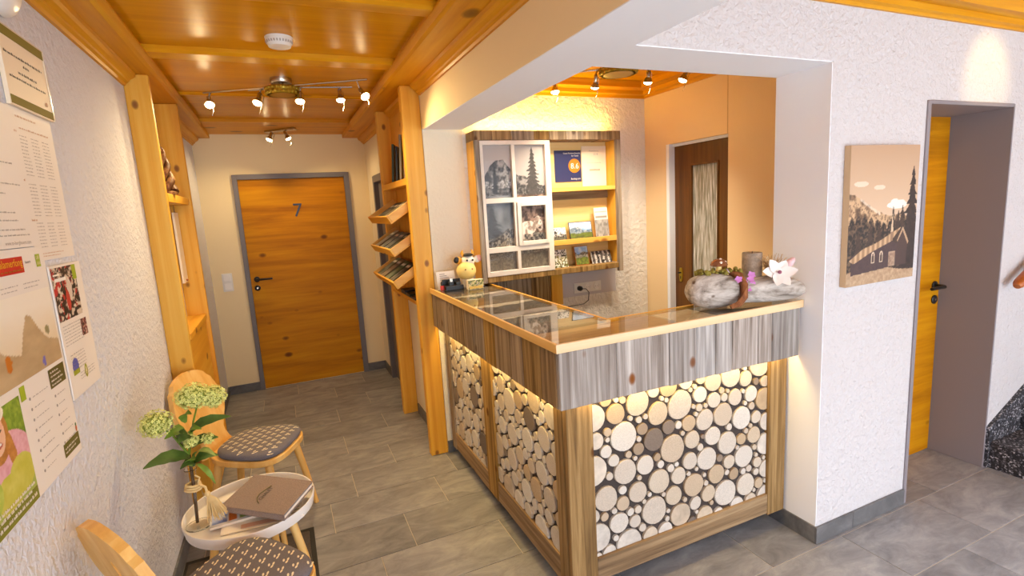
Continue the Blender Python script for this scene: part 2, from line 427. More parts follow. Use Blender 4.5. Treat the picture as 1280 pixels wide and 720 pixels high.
def ribbed_glass(name):
    m, nt, b = newmat(name); L = nt.links; tc = N(nt, 'ShaderNodeTexCoord')
    mp = N(nt, 'ShaderNodeMapping'); mp.inputs['Scale'].default_value = (165, 165, 7); L.new(tc.outputs['Object'], mp.inputs['Vector'])
    nz = N(nt, 'ShaderNodeTexNoise'); nz.inputs['Scale'].default_value = 1; nz.inputs['Detail'].default_value = 3; L.new(mp.outputs[0], nz.inputs['Vector'])
    bp = N(nt, 'ShaderNodeBump'); bp.inputs['Strength'].default_value = 1; bp.inputs['Distance'].default_value = .01
    L.new(nz.outputs['Fac'], bp.inputs['Height']); L.new(bp.outputs[0], b.inputs['Normal'])
    r = ramp(nt, [(.3, rgb(112, 106, 80)), (.5, rgb(176, 172, 156)), (.66, rgb(240, 238, 234))]); L.new(nz.outputs['Fac'], r.inputs[0])  # pale glints on the ribs are put into the base colour
    L.new(r.outputs[0], b.inputs['Base Color']); b.inputs['Roughness'].default_value = .12
    return m
M['ribbed'] = ribbed_glass('ribbed_door_glass')


def print_mat():
    m, nt, b = newmat('printed_picture'); a = N(nt, 'ShaderNodeAttribute', attribute_name='ink')
    nt.links.new(a.outputs['Color'], b.inputs['Base Color']); b.inputs['Roughness'].default_value = .5
    return m
M['print'] = print_mat()


def picture(name, img, o, ux, uz, parent=None, mat=None):
    """flat print: img rows top to bottom; o = lower-left corner, ux = width vector, uz = height vector"""
    H_, W_ = img.shape[:2]
    o = np.array(o, float); ux = np.array(ux, float); uz = np.array(uz, float)
    if parent is not None: o = o - np.array(wloc(parent))
    gx, gy = np.meshgrid(np.linspace(0, 1, W_), np.linspace(1, 0, H_))
    P = o + gx[..., None] * ux + gy[..., None] * uz
    idx = np.arange(H_ * W_).reshape(H_, W_)
    F = np.stack([idx[1:, :-1], idx[1:, 1:], idx[:-1, 1:], idx[:-1, :-1]], -1).reshape(-1, 4)
    me = bpy.data.meshes.new(name); me.from_pydata(P.reshape(-1, 3).tolist(), [], F.tolist())
    ca = me.color_attributes.new('ink', 'FLOAT_COLOR', 'POINT')
    c = np.ones((H_ * W_, 4)); c[:, :3] = lin(np.clip(img.reshape(-1, 3), 0, 1))
    ca.data.foreach_set('color', c.astype(np.float32).ravel())
    me.materials.append(mat or M['print'])
    ob = bpy.data.objects.new(name, me); COL.objects.link(ob)
    if parent is not None: ob.parent = parent
    return ob


# ---- tiny painting kit for the printed pictures
class Paint:
    def __init__(s, w, h, base):
        s.w, s.h = w, h; s.a = np.ones((h, w, 3)) * (np.array(base) / 255)
        s.X, s.Y = np.meshgrid((np.arange(w) + .5) / w, 1 - (np.arange(h) + .5) / h)

    def noise(s, fx, fy, seed=0, oct=4):
        out = np.zeros((s.h, s.w)); amp = 1; tot = 0
        for k in range(oct):
            rs = np.random.RandomState(seed * 17 + k); g = rs.rand(64, 64)
            x = s.X * fx * 2 ** k; y = s.Y * fy * 2 ** k
            xi = np.floor(x).astype(int); yi = np.floor(y).astype(int); u = x - xi; v = y - yi
            u = u * u * (3 - 2 * u); v = v * v * (3 - 2 * v)
            f = lambda i, j: g[(yi + j) % 64, (xi + i) % 64]
            out += amp * ((f(0, 0) * (1 - u) + f(1, 0) * u) * (1 - v) + (f(0, 1) * (1 - u) + f(1, 1) * u) * v); tot += amp; amp *= .55
        return out / tot

    def put(s, mask, c0, c1=None, t=None, alpha=1.0):
        c0 = np.array(c0) / 255; c = np.broadcast_to(c0, s.a.shape)
        if c1 is not None: c = c0 + (np.array(c1) / 255 - c0) * np.clip(t, 0, 1)[..., None]
        m = (np.asarray(mask, float) * alpha)[..., None]
        s.a = s.a * (1 - m) + c * m; return s

    def line(s, pts):
        xs, ys = zip(*pts); return np.interp(s.X, xs, ys)

    def ell(s, cx, cy, rx, ry): return ((s.X - cx) / rx) ** 2 + ((s.Y - cy) / ry) ** 2 < 1

    def rect(s, x0, x1, y0, y1): return (s.X >= x0) & (s.X <= x1) & (s.Y >= y0) & (s.Y <= y1)

    def poly(s, pts):
        m = np.zeros((s.h, s.w), bool); n = len(pts)
        for i in range(n):
            (x0, y0), (x1, y1) = pts[i], pts[(i + 1) % n]
            if y0 == y1: continue
            c = ((y0 > s.Y) != (y1 > s.Y)) & (s.X < (x1 - x0) * (s.Y - y0) / (y1 - y0) + x0); m ^= c
        return m

    def fir(s, cx, y0, y1, wd, seed=1):
        t = (s.Y - y0) / (y1 - y0); n = s.noise(1, 40, seed, 2); n2 = s.noise(46, 46, seed + 5, 2)
        tiers = 9 + seed % 4; ph = (t * tiers + .25 * (n - .5)) % 1
        side = np.where(s.X > cx, 1, -1) * .12
        prof = (1 - t) ** .8 * (.42 + .58 * (1 - ph)) * (.75 + .5 * n + side * np.sin(t * 31 + seed))
        return (t > 0) & (t < 1) & (np.abs(s.X - cx) < wd * prof * (.7 + .6 * n2) + .004)

# ================================================================== SETTING
XL, YE, YB, YF = -0.613, 5.44, 3.22, 1.457          # left wall, end wall, back wall, lobby front wall
PX0, PX1 = 0.872, 1.128                              # partition and beam
CX, CY1 = 2.095, 1.715                               # pier left face, pier back
DX0, DX1 = 2.743, 3.487                              # right door opening

# ---- floor: grout bed + tiles
flo = struct(MB().box(XL - .1, 4.8, -2.6, YE + .05, -.06, -.003).build('floor', M['grout']))
def tile_mesh(w):
    g = MB().box(0, w, 0, .301, -.012, 0).build('floor_tile', M['tile'], None, bevel=.0012)
    return g
tile_full = tile_mesh(.604)
tile_full.parent = flo
starts = {2: .875, 3: .441, 4: .696, 5: .850, 6: .528, 7: .26, 8: .592, 9: .27, 10: .558, 11: .308, 12: .6, -1: 2.241, -2: 2.612, 0: 3.009, 1: .35}
first = True
for k in range(-6, 14):
    y = 1.436 + .305 * k
    if y > YE: continue
    x0 = starts.get(k, RND.uniform(0, .6)); hi = .9 if y > YB else 4.7
    i0 = math.floor((XL - x0) / .608)
    x = x0 + i0 * .608
    while x < hi:
        a, b_ = max(x, XL), min(x + .604, hi)
        if b_ - a > .02 and not (y > 1.8 and 1.2 < a and y < YB and b_ < 2.6 and False):
            if abs(b_ - a - .604) < 1e-6 and y + .301 < YE:
                if first: o = tile_full; first = False
                else: o = link_copy(tile_full, flo, (0, 0, 0), 'floor_tile')
                o.location = (a, y, 0)
            else:
                o = MB().box(0, b_ - a, 0, min(.301, YE - y), -.012, 0).build('floor_tile', M['tile'], None, bevel=.0012)
                o.parent = flo; o.location = (a, y, 0)
        x += .608

# ---- walls
struct(MB().box(XL - .12, XL, -2.6, YE + .12, 0, 2.55).build('wall_left', M['plaster']))
struct(MB().box(XL, PX0 + .02, YE, YE + .12, 0, 2.55).build('wall_end', M['smooth_cream']))
w = MB().box(PX0, PX1, YB, 4.28, 0, 2.55).box(PX0, PX1, 5.11, YE + .12, 0, 2.55).box(PX0, PX1, 4.28, 5.11, 1.97, 2.55).box(PX0 + .16, PX1, 4.28, 5.11, 0, 1.97)
struct(w.build('wall_partition', M['plaster_fine']))
struct(MB().box(PX1, 2.7, YB, YB + .12, 0, 2.55).build('wall_back', M['plaster_coarse']))
AX = 2.56                                            # alcove right wall with the brown door
w = MB().box(AX, AX + .14, CY1, 2.43, 0, 2.55).box(AX, AX + .14, 2.985, YB, 0, 2.55).box(AX, AX + .14, 2.43, 2.985, 1.98, 2.55)
struct(w.build('wall_alcove_right', M['apricot']))
struct(MB().box(AX - .0015, AX + .001, 2.433, 2.436, 1.98, 2.34).build('trim_1', plain('wallpaper_seam', rgb(206, 168, 112), .8)))
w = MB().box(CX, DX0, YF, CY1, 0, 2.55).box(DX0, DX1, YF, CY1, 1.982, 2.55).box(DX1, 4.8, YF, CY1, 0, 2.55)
struct(w.build('wall_front', M['plaster_dimmed']))
struct(MB().box(PX1, CX, YF, CY1, 2.115, 2.55).build('wall_header', M['plaster_dimmed']))
# white smooth lining of the pier side and of the two soffits
struct(MB().box(CX - .004, CX, YF + .001, CY1 - .0, 0.0, 2.115).build('trim_2', M['smooth_white']))
struct(MB().box(PX0, PX1, -2.6, YB, 2.115, 2.55).build('trim_3', M['smooth_cream']))
struct(MB().box(PX0 + .001, PX1 - .001, -2.6, YB, 2.112, 2.116).box(PX1 - .002, CX, YF + .001, CY1 - .001, 2.112, 2.116).build('trim_4', M['smooth_white']))
struct(MB().box(4.8, 4.9, -2.6, CY1, 0, 2.55).build('wall_right', M['plaster']))

# ---- corridor ceiling: recessed panels, frieze boards, battens, moulding
ceil = struct(MB().box(XL - .1, PX0 + .01, -2.6, YE + .1, 2.46, 2.55).build('ceiling', M['ceil_panel']))
FL, FR, FZ = -.468, .668, 2.37
panels = [(-1.2, 0.6), (0.6, 1.30), (1.30, 2.10), (2.20, 2.90), (3.03, 3.86), (3.90, 4.80)]
for a, b_ in panels:
    MB().box(FL, FR, a, b_, 2.43, 2.46).build('ceiling_panel', M['ceil_panel'], ceil)
def batten(y0, y1, z0):
    MB().prism([(FL, y0 + .012, z0), (FL, y0, z0 + .012), (FL, y0, 2.45), (FL, y1, 2.45), (FL, y1, z0 + .012), (FL, y1 - .012, z0)], (FR - FL, 0, 0)).build('ceiling_batten', M['ceil_board_x'], ceil)
batten(2.10, 2.20, 2.40); batten(2.90, 3.03, 2.40); batten(3.86, 3.90, 2.415); batten(1.2, 1.3, 2.40)
MB().box(FL, FR, 4.78, YE, 2.405, 2.46).build('end_board', M['ceil_board_x'], ceil)
MB().box(XL, FL, -2.6, YE, FZ, 2.46).build('frieze_board', M['ceil_board_y'], ceil)
MB().box(FR, PX0, -2.6, YE, FZ, 2.46).build('frieze_board', M['ceil_board_y'], ceil)
for sx, x in ((1, FL), (-1, FR)):                    # small bead along the frieze edge
    MB().prism([(x - sx * .012, -2.6, FZ - .006), (x - sx * .012, -2.6, FZ + .004), (x + sx * .014, -2.6, FZ + .036), (x + sx * .014, -2.6, FZ + .026), (x + sx * .004, -2.6, FZ + .0), ], (0, 7.38, 0)).build('frieze_bead', M['ceil_board_y'], ceil)
def cove(x, s, y0, y1):
    prof = [(0, 2.31), (.012, 2.31), (.016, 2.322), (.028, 2.327), (.030, 2.336), (.046, 2.345), (.056, 2.354), (.060, 2.37), (0, 2.37)]
    MB().prism([(x + s * a, y0, z) for a, z in prof], (0, y1 - y0, 0)).build('cove_moulding', M['ceil_board_y'], ceil)
cove(XL, 1, -2.6, 3.19); cove(XL, 1, 4.06, YE); cove(PX0, -1, -2.6, 3.20); cove(PX0, -1, 4.12, YE)

# ---- lobby ceiling
lc = struct(MB().box(PX1, 4.8, -2.6, YF, 2.43, 2.55).build('ceiling_lobby', M['ceil_panel']))
MB().box(PX1, 4.8, YF - .1, YF, 2.37, 2.45).build('frieze_board', M['ceil_board_x'], lc)
MB().prism([(PX1, YF, 2.328), (PX1, YF - .012, 2.328), (PX1, YF - .016, 2.34), (PX1, YF - .03, 2.346), (PX1, YF - .034, 2.37), (PX1, YF, 2.37)], (3.67, 0, 0)).build('cove_moulding', M['ceil_board_x'], lc)
MB().prism([(PX1, YF - .1, 2.366), (PX1, YF - .13, 2.40), (PX1, YF - .13, 2.43), (PX1, YF - .09, 2.43)], (3.67, 0, 0)).build('frieze_bead', M['ceil_board_x'], lc)
# ---- alcove ceiling
ac = struct(MB().box(PX1, AX, CY1, YB, 2.43, 2.55).build('ceiling_alcove', M['ceil_panel']))
MB().box(PX1, AX, YB - .13, YB, 2.385, 2.45).build('frieze_board', M['ceil_board_x'], ac)
MB().box(AX - .13, AX, CY1, YB - .13, 2.385, 2.45).build('frieze_board', M['ceil_board_y'], ac)
MB().prism([(PX1, YB, 2.338), (PX1, YB - .014, 2.338), (PX1, YB - .02, 2.355), (PX1, YB - .04, 2.362), (PX1, YB - .044, 2.385), (PX1, YB, 2.385)], (AX - PX1, 0, 0)).build('cove_moulding', M['ceil_board_x'], ac)
MB().prism([(AX, CY1, 2.338), (AX - .014, CY1, 2.338), (AX - .02, CY1, 2.355), (AX - .04, CY1, 2.362), (AX - .044, CY1, 2.385), (AX, CY1, 2.385)], (0, YB - CY1, 0)).build('cove_moulding', M['ceil_board_y'], ac)

# ---- skirting tiles
def skirting(name, segs):
    par = None
    for (x0, x1, y0, y1) in segs:
        o = MB().box(x0, x1, y0, y1, 0, .082).build('skirting_tile' if par else name, M['skirting'], None, bevel=.001)
        if par is None: par = struct(o)
        else: o.parent = par
T = .011
skirting('baseboard_left', [(XL, XL + T, 4.12, 4.70), (XL, XL + T, 4.702, YE - T), (XL, XL + T, 2.61, 3.19), (XL, XL + T, 2.0, 2.608), (XL, XL + T, 1.39, 1.998), (XL, XL + T, .78, 1.388)])
skirting('baseboard_end', [(XL + T, -.337, YE - T, YE), (.689, PX0 - T, YE - T, YE)])
skirting('baseboard_partition', [(PX0 - T, PX0, 5.13, YE), (PX0 - T, PX0, 3.30, 4.02), (PX0, PX0 + .1, YB - T, YB)])
skirting('baseboard_front', [(CX - T, CX + .245, YF - T, YF), (CX + .247, DX0, YF - T, YF)])
skirting('baseboard_pier', [(CX - T, CX, YF, CY1)])

# ---- door 7 at the corridor end
d1 = thing('door_1', None, None, (.17, YE, 0)); struct(d1)
MB().box(-.337, -.297, YE - .022, YE + .05, 0, 2.044).box(.64, .689, YE - .022, YE + .05, 0, 2.044).box(-.297, .64, YE - .022, YE + .05, 2.0, 2.044).build('door_frame', M['anthracite'], d1, bevel=.002)
MB().box(-.296, .639, YE - .006, YE + .03, .006, 1.999).build('door_leaf', M['oak_x'], d1, bevel=.001)
def lever(par, x, y, z, s=1):
    MB().lathe([(.026, 0), (.026, .006), (.022, .009)], (x, y, z), 20, (0, -1, 0)).build('rosette', M['black'], par, smooth=40)
    MB().tube([(x, y, z), (x, y - .05, z), (x + s * .012, y - .058, z), (x + s * .135, y - .058, z)], [.010, .010, .0105, .009], 10).build('door_handle', M['black'], par, smooth=50)
    MB().lathe([(.026, 0), (.026, .006), (.022, .009)], (x - .004 * s, y, z - .083), 20, (0, -1, 0)).build('lock_rosette', M['black'], par, smooth=40)
    MB().lathe([(.0085, 0), (.0085, .011)], (x - .004 * s, y, z - .083), 12, (0, -1, 0)).build('lock_cylinder', M['chrome'], par, smooth=40)
lever(d1, -.243, YE - .006, 1.075, 1)
MB().text('7', (.185, YE - .011, 1.64), (1, 0, 0), (0, 0, 1), .125, 'c').build('door_number', M['black'], d1, weld=False)

# ---- grey-framed door on the corridor's right side (seen edge-on past the rack)
d4 = thing('door_4', None, None, (PX0, 4.7, 0)); struct(d4)
MB().box(PX0 - .012, PX0 + .16, 5.05, 5.11, 0, 1.97).box(PX0 - .012, PX0 + .16, 4.28, 4.34, 0, 1.97).box(PX0 - .012, PX0 + .16, 4.34, 5.05, 1.91, 1.97).build('door_frame', M['anthracite'], d4, bevel=.002)
MB().box(PX0 + .03, PX0 + .07, 4.342, 5.048, .006, 1.908).build('door_leaf', M['anthracite'], d4)

# ---- brown glazed door in the alcove
d2 = thing('door_2', None, None, (AX, 2.7, 0)); struct(d2)
MB().box(AX - .004, AX + .09, 2.955, 2.985, 0, 1.98).box(AX + .03, AX + .09, 2.43, 2.445, 0, 1.98).box(AX + .03, AX + .09, 2.445, 2.955, 1.962, 1.98).build('door_frame', M['smooth_white'], d2)
lx0, lx1 = AX + .045, AX + .085
MB().box(lx0, lx1, 2.80, 2.955, .005, 1.962).box(lx0, lx1, 2.445, 2.545, .005, 1.962).box(lx0, lx1, 2.545, 2.80, 1.83, 1.962).box(lx0, lx1, 2.545, 2.80, .005, .6).build('door_leaf', M['walnut'], d2, bevel=.002)
MB().box(lx0 + .012, lx0 + .02, 2.545, 2.80, .6, 1.83).build('glass_pane', M['ribbed'], d2)
MB().box(lx0 - .006, lx0 + .012, 2.788, 2.80, .6, 1.83).box(lx0 - .006, lx0 + .012, 2.545, 2.557, .6, 1.83).box(lx0 - .006, lx0 + .012, 2.557, 2.788, 1.818, 1.83).build('glazing_bead', M['walnut'], d2)
MB().prism([(lx0 - .006, 2.895 + .016 * math.cos(a), 1.06 + .05 * max(-1, min(1, 1.25 * math.sin(a)))) for a in [2 * math.pi * k / 20 for k in range(20)]], (.006, 0, 0)).build('key_plate', M['brass'], d2)
MB().box(lx0 - .008, lx0 - .0055, 2.892, 2.898, 1.03, 1.05).lathe([(.006, 0), (.006, .03)], (lx0 - .03, 2.895, 1.075), 10, (1, 0, 0)).build('keyhole', M['black'], d2)

# ---- right door: grey lining, oak leaf set deep
d3 = thing('door_3', None, None, (3.1, 1.6, 0)); struct(d3)
MB().box(DX0, DX0 + .022, YF - .008, 1.745, 0, 1.982).box(DX1 - .012, DX1, YF - .008, 1.745, 0, 1.982).box(DX0 + .022, DX1 - .012, YF - .008, 1.745, 1.966, 1.982).build('door_lining', M['grey_lining'], d3, bevel=.002)
MB().box(DX0 + .024, DX1 - .014, 1.722, 1.742, .004, 1.964).build('door_leaf', M['oak_x'], d3)
lever(d3, 3.425, 1.722, 1.022, -1)

# ---- stair at the right edge
st = struct(MB().prism([(DX1 + .004, YF - .02, 0), (DX1 + .004, YF - .02, .234), (DX1 + 1.3, YF - .02, .853), (DX1 + 1.3, YF - .02, 0)], (0, .02, 0)).build('trim_5', M['granite']))
for k in range(4):
    MB().box(3.508 + .315 * k, 4.8, .35, YF - .02, .15 * k, .15 * (k + 1)).build('stair_step', M['granite'], st)

def pane_glass(name, tint=(1, 1, 1, 1), rough=0.0, boost=1.25):
    m = bpy.data.materials.new(name); m.use_nodes = True; nt = m.node_tree
    nt.nodes.remove(nt.nodes['Principled BSDF']); out = nt.nodes['Material Output']
    t = N(nt, 'ShaderNodeBsdfTransparent'); t.inputs[0].default_value = tint
    g = N(nt, 'ShaderNodeBsdfGlossy'); g.inputs['Roughness'].default_value = rough
    fr = N(nt, 'ShaderNodeFresnel'); fr.inputs['IOR'].default_value = boost
    mx = N(nt, 'ShaderNodeMixShader'); L = nt.links
    ge = N(nt, 'ShaderNodeNewGeometry'); iv = N(nt, 'ShaderNodeMath', operation='SUBTRACT'); iv.inputs[0].default_value = 1
    ml = N(nt, 'ShaderNodeMath', operation='MULTIPLY'); L.new(ge.outputs['Backfacing'], iv.inputs[1]); L.new(iv.outputs[0], ml.inputs[0]); L.new(fr.outputs[0], ml.inputs[1])
    L.new(ml.outputs[0], mx.inputs[0]); L.new(t.outputs[0], mx.inputs[1]); L.new(g.outputs[0], mx.inputs[2]); L.new(mx.outputs[0], out.inputs[0])
    return m
M['pane'] = pane_glass('clear_pane_glass')
M['top_glass'] = pane_glass('counter_top_glass', (.95, .96, .95, 1), 0, 1.6)

# ================================================================== RECEPTION COUNTER
ctr = thing('reception_counter', 'L-shaped reception counter clad in grey barn boards and sawn log slices, glass on top', 'counter', (1.4, 2.2, 0))
ZT, ZS = 1.13, .88
# skirt boards
for a, b_ in zip([.842, 1.089, 1.338, 1.476, 1.58, 1.672, 1.821, 1.903], [1.089, 1.338, 1.476, 1.58, 1.672, 1.821, 1.903, 2.078]):
    dz = RND.uniform(-.003, .003); dy = RND.uniform(-.002, .002)
    MB().box(a + .0015, b_ - .0015, 1.556 + dy, 1.578, ZS + dz, 1.099).build('skirt_board', M['barn_z'], ctr, bevel=.003)
ys = [1.579, 1.70, 1.86, 1.98, 2.16, 2.30, 2.46, 2.58, 2.76, 2.90, 3.0, 3.12, 3.215]
for a, b_ in zip(ys[:-1], ys[1:]):
    dz = RND.uniform(-.003, .003); dx = RND.uniform(-.002, .002)
    MB().box(.842 + dx, .864, a + .0015, b_ - .0015, ZS + dz, 1.099).build('skirt_board', M['barn_zb'], ctr, bevel=.003)
# top: pale edging, print layer, glass
E0 = .832; F0 = 1.548; XI, YI = 1.208, 1.785; W_ = .012
MB().prism([(E0, F0, 1.099), (2.089, F0, 1.099), (2.089, F0 + W_, 1.099), (E0 + W_, F0 + W_, 1.099)], (0, 0, .033)).build('front_edging', M['pale_x'], ctr, bevel=.001)
MB().prism([(E0, F0, 1.099), (E0 + W_, F0 + W_, 1.099), (E0 + W_, 3.215, 1.099), (E0, 3.215, 1.099)], (0, 0, .033)).build('side_edging', M['pale_y'], ctr, bevel=.001)
MB().box(XI - .012, XI, YI, 3.215, 1.09, 1.132).box(XI - .012, 2.089, YI - .012, YI, 1.09, 1.132).build('inner_edging', M['pine_y'], ctr, bevel=.001)
MB().box(E0 + W_, XI - .012, F0 + W_, 3.215, 1.099, 1.118).box(XI - .012, 2.089, F0 + W_, YI - .012, 1.099, 1.118).build('top_slab', plain('dark_brown_underlay', rgb(88, 66, 44), .7), ctr)
def meadow(w, h, seed, warm=1.0):
    p = Paint(w, h, (210, 196, 176)); n = p.noise(3, 4, seed); n2 = p.noise(14, 14, seed + 3)
    ridge = .55 + .3 * p.noise(3, .01, seed + 9, 4)
    p.put(p.Y < ridge + .15, (110, 96, 84), (60, 52, 44), n2)
    p.put(p.Y < .45 + .2 * n, (64, 52, 40), (128, 108, 80), n2)
    p.put(p.Y < .2 + .15 * n2, (150, 124, 88), (70, 54, 38), n)
    return p.a
zz = 1.1195
for i, (a, b_) in enumerate([(1.80, 2.13), (2.14, 2.48), (2.49, 2.84), (2.85, 3.205)]):
    picture('photo_print', meadow(34, 40, 20 + i), (E0 + .02, a, zz), (XI - .012 - E0 - .03, 0, 0), (0, b_ - a, 0), ctr)
def planks(w, h, seed, c0, c1):
    p = Paint(w, h, c0); n = p.noise(3, 40, seed, 4); p.put(n > -1, c0, c1, n * 1.2 - .1); p.put((p.Y * 5) % 1 < .05, (60, 44, 30), alpha=.7); return p.a
picture('photo_print', planks(60, 30, 5, (150, 104, 44), (206, 160, 84)), (E0 + .02, 1.565, zz), (.56, 0, 0), (0, .205, 0), ctr)
picture('photo_print', planks(40, 30, 6, (214, 190, 150), (240, 222, 190)), (1.405, 1.565, zz), (.22, 0, 0), (0, .205, 0), ctr)
picture('photo_print', planks(60, 30, 7, (92, 80, 68), (150, 134, 118)), (1.632, 1.565, zz), (.45, 0, 0), (0, .205, 0), ctr)
MB().box(E0 + W_, XI - .0125, 1.775, 3.212, 1.1245, 1.131).build('glass_plate', M['top_glass'], ctr)
MB().box(E0 + W_, 1.395, F0 + W_, 1.772, 1.1245, 1.131).build('glass_plate', M['top_glass'], ctr)
MB().box(1.398, 2.088, F0 + W_, 1.772, 1.1245, 1.131).build('glass_plate', M['top_glass'], ctr)
# carcass and toe kick
MB().box(.93, XI - .02, 1.66, 3.20, .075, 1.098).box(XI - .02, 2.085, 1.66, YI - .02, .075, 1.098).build('carcass', M['felt_black'], ctr)
MB().box(.985, XI - .05, 1.72, 3.20, 0, .08).box(XI - .05, 2.07, 1.72, YI - .03, 0, .08).build('toe_kick', M['felt_black'], ctr)
# frame boards
fr_ = [('corner_post', .895, 1.012, 1.613, 1.645, .075, 1.08, 'barn_zb'), ('end_post', 1.968, 2.076, 1.613, 1.645, .09, 1.08, 'barn_zb'),
       ('bottom_rail', 1.013, 1.967, 1.615, 1.645, .10, .198, 'barn_x'),
       ('corner_post', .893, .920, 1.646, 1.712, .075, 1.08, 'barn_zb'), ('middle_post', .895, .920, 2.385, 2.52, .075, 1.08, 'barn_zb'), ('end_post', .895, .920, 3.10, 3.17, .06, 1.08, 'barn_zb'),
       ('bottom_rail', .897, .920, 1.713, 2.384, .078, .19, 'barn_y'), ('bottom_rail', .897, .920, 2.521, 3.099, .07, .18, 'barn_y')]
for nme, a, b_, c, d, e, f, mt in fr_:
    MB().box(a, b_, c, d, e, f).build(nme, M[mt], ctr, bevel=.002)
# log slices
def pack(w, h, seed, plan):
    rs = np.random.RandomState(seed); C_ = np.zeros((0, 3))
    for cap, lo, cnt, tries in plan:
        got = 0
        for _ in range(tries):
            x, y = rs.uniform(-.01, w + .01), rs.uniform(-.01, h + .01)
            r = cap
            if len(C_): r = min(r, (np.hypot(C_[:, 0] - x, C_[:, 1] - y) - C_[:, 2]).min() - .0025)
            if r >= lo:
                C_ = np.vstack([C_, (x, y, r)]); got += 1
                if got >= cnt: break
    return C_
def disc_pts(seed, n=20):
    rs = np.random.RandomState(seed); ph = rs.uniform(0, 6.28, 3); e = rs.uniform(.93, 1.0)
    return [((1 + .025 * math.sin(2 * a + ph[0]) + .018 * math.sin(3 * a + ph[1]) + .012 * math.sin(5 * a + ph[2])) * math.cos(a) * .985,
             (1 + .025 * math.sin(2 * a + ph[0]) + .018 * math.sin(3 * a + ph[1])) * math.sin(a) * e) for a in [2 * math.pi * k / n for k in range(n)]]
def disc_mesh(pts, th):
    n = len(pts); g = MB()
    vs = [(x, 0, z) for x, z in pts] + [(x, -th * .75, z) for x, z in pts] + [(x * .965, -th, z * .965) for x, z in pts]
    fs = [tuple(range(2 * n, 3 * n))]
    for i in range(n):
        j = (i + 1) % n; fs += [(i, j, n + j, n + i), (n + i, n + j, 2 * n + j, 2 * n + i)]
    g.add(vs, fs); return g
VAR = [disc_mesh(disc_pts(s), .16).build('wood_slice', M['slice']) for s in range(5)]
def slices(panel, w, h, seed, plan, place, rz):
    C_ = pack(w, h, seed, plan); rs = random.Random(seed); hid = []
    for x, y, r in C_:
        s = rs.randrange(5); inside = x - r > 0 and x + r < w and y - r > 0 and y + r < h
        if inside:
            if VAR[s].parent is None: o = VAR[s]; o.parent = panel
            else: o = link_copy(VAR[s], panel, (0, 0, 0))
            th = rs.uniform(.05, .075); o.scale = (r, .07, r)
            o.rotation_euler = (0, 0, rz); o.location = place(x, y)
        else:
            pts = [(min(max(px * r, -x), w - x), min(max(pz * r, -y), h - y)) for px, pz in disc_pts(s)]
            xs = [p[0] for p in pts]; zs = [p[1] for p in pts]
            if max(xs) - min(xs) < .012 or max(zs) - min(zs) < .012: continue
            cen = ((max(xs) + min(xs)) / 2, (max(zs) + min(zs)) / 2)
            o = disc_mesh([(a - cen[0], b - cen[1]) for a, b in pts], .0112).build('wood_slice', M['slice'], None, weld=False)
            o.parent = panel; o.location = place(x + cen[0], y + cen[1]); o.rotation_euler = (0, 0, rz)
    return len(C_)
PLAN = [(.064, .057, 9, 6000), (.055, .046, 26, 16000), (.046, .036, 40, 30000), (.036, .026, 40, 30000), (.026, .017, 40, 30000), (.017, .010, 60, 30000)]
bp_ = MB().box(1.005, 1.975, 1.638, 1.66, .17, 1.0).build('slice_panel', M['felt_black'], ctr)
n1 = slices(bp_, .952, .755, 11, PLAN, lambda x, y: Vector((1.0135 + x - 1.4, 1.638 - 2.2, .199 + y)), 0)
PL2 = [(.066, .058, 6, 5000), (.055, .045, 16, 12000), (.045, .035, 24, 20000), (.035, .026, 26, 20000), (.026, .017, 26, 20000), (.017, .010, 40, 20000)]
bp2 = MB().box(.916, .93, 1.70, 2.39, .17, 1.0).build('slice_panel', M['felt_black'], ctr)
n2 = slices(bp2, .671, .76, 21, PL2, lambda x, y: Vector((.916 - 1.4, 2.384 - x - 2.2, .191 + y)), -math.pi / 2)
bp3 = MB().box(.916, .93, 2.51, 3.11, .17, 1.0).build('slice_panel', M['felt_black'], ctr)
n3 = slices(bp3, .577, .77, 33, PL2, lambda x, y: Vector((.916 - 1.4, 3.099 - x - 2.2, .181 + y)), -math.pi / 2)
print('slices', n1, n2, n3)
# LED strips under the skirt
MB().box(.95, 2.06, 1.586, 1.598, .915, .921).box(.868, .880, 1.62, 3.18, .915, .921).build('led_strip', M['led'], ctr)
lamp('led_glow', 'AREA', (1.5, 1.592, .905), 1.6, (1, .72, .28), ctr, (math.radians(-12), 0, 0), shape='RECTANGLE', size=1.1, size_y=.012)
lamp('led_glow', 'AREA', (.874, 2.4, .905), 2.2, (1, .70, .22), ctr, (0, math.radians(-14), 0), shape='RECTANGLE', size=.012, size_y=1.5)

# ================================================================== DISPLAY UNIT ON THE BACK WALL
dsp = thing('display_unit', 'barn-wood wall display with a white old window sash and brochure shelves', 'display shelf', (1.69, YB, 1.14))
xs_ = [1.15, 1.27, 1.40, 1.56, 1.67, 1.80, 1.93, 2.07, 2.19, 2.228]
for a, b_ in zip(xs_[:-1], xs_[1:]):
    MB().box(a + .0005, b_ - .0005, 3.066 + RND.uniform(0, .003), YB, 2.03 + RND.uniform(-.002, .002), 2.088).build('top_board', M['barn_zb'], dsp, bevel=.001)
MB().box(1.15, 1.166, 3.092, YB, 1.14, 2.03).build('side_board', M['pine_z'], dsp, bevel=.001)
MB().box(1.15, 1.178, 3.066, 3.091, 1.14, 2.03).build('front_stile', M['barn_zb'], dsp, bevel=.002)
MB().box(2.196, 2.212, 3.092, YB, 1.178, 2.03).build('side_board', M['pine_z'], dsp, bevel=.001)
MB().box(2.190, 2.228, 3.066, 3.091, 1.115, 2.03).build('front_stile', M['barn_zb'], dsp, bevel=.002)
MB().box(1.179, 2.189, 3.066, YB, 1.14, 1.177).build('bottom_board', M['barn_zb'], dsp, bevel=.002)
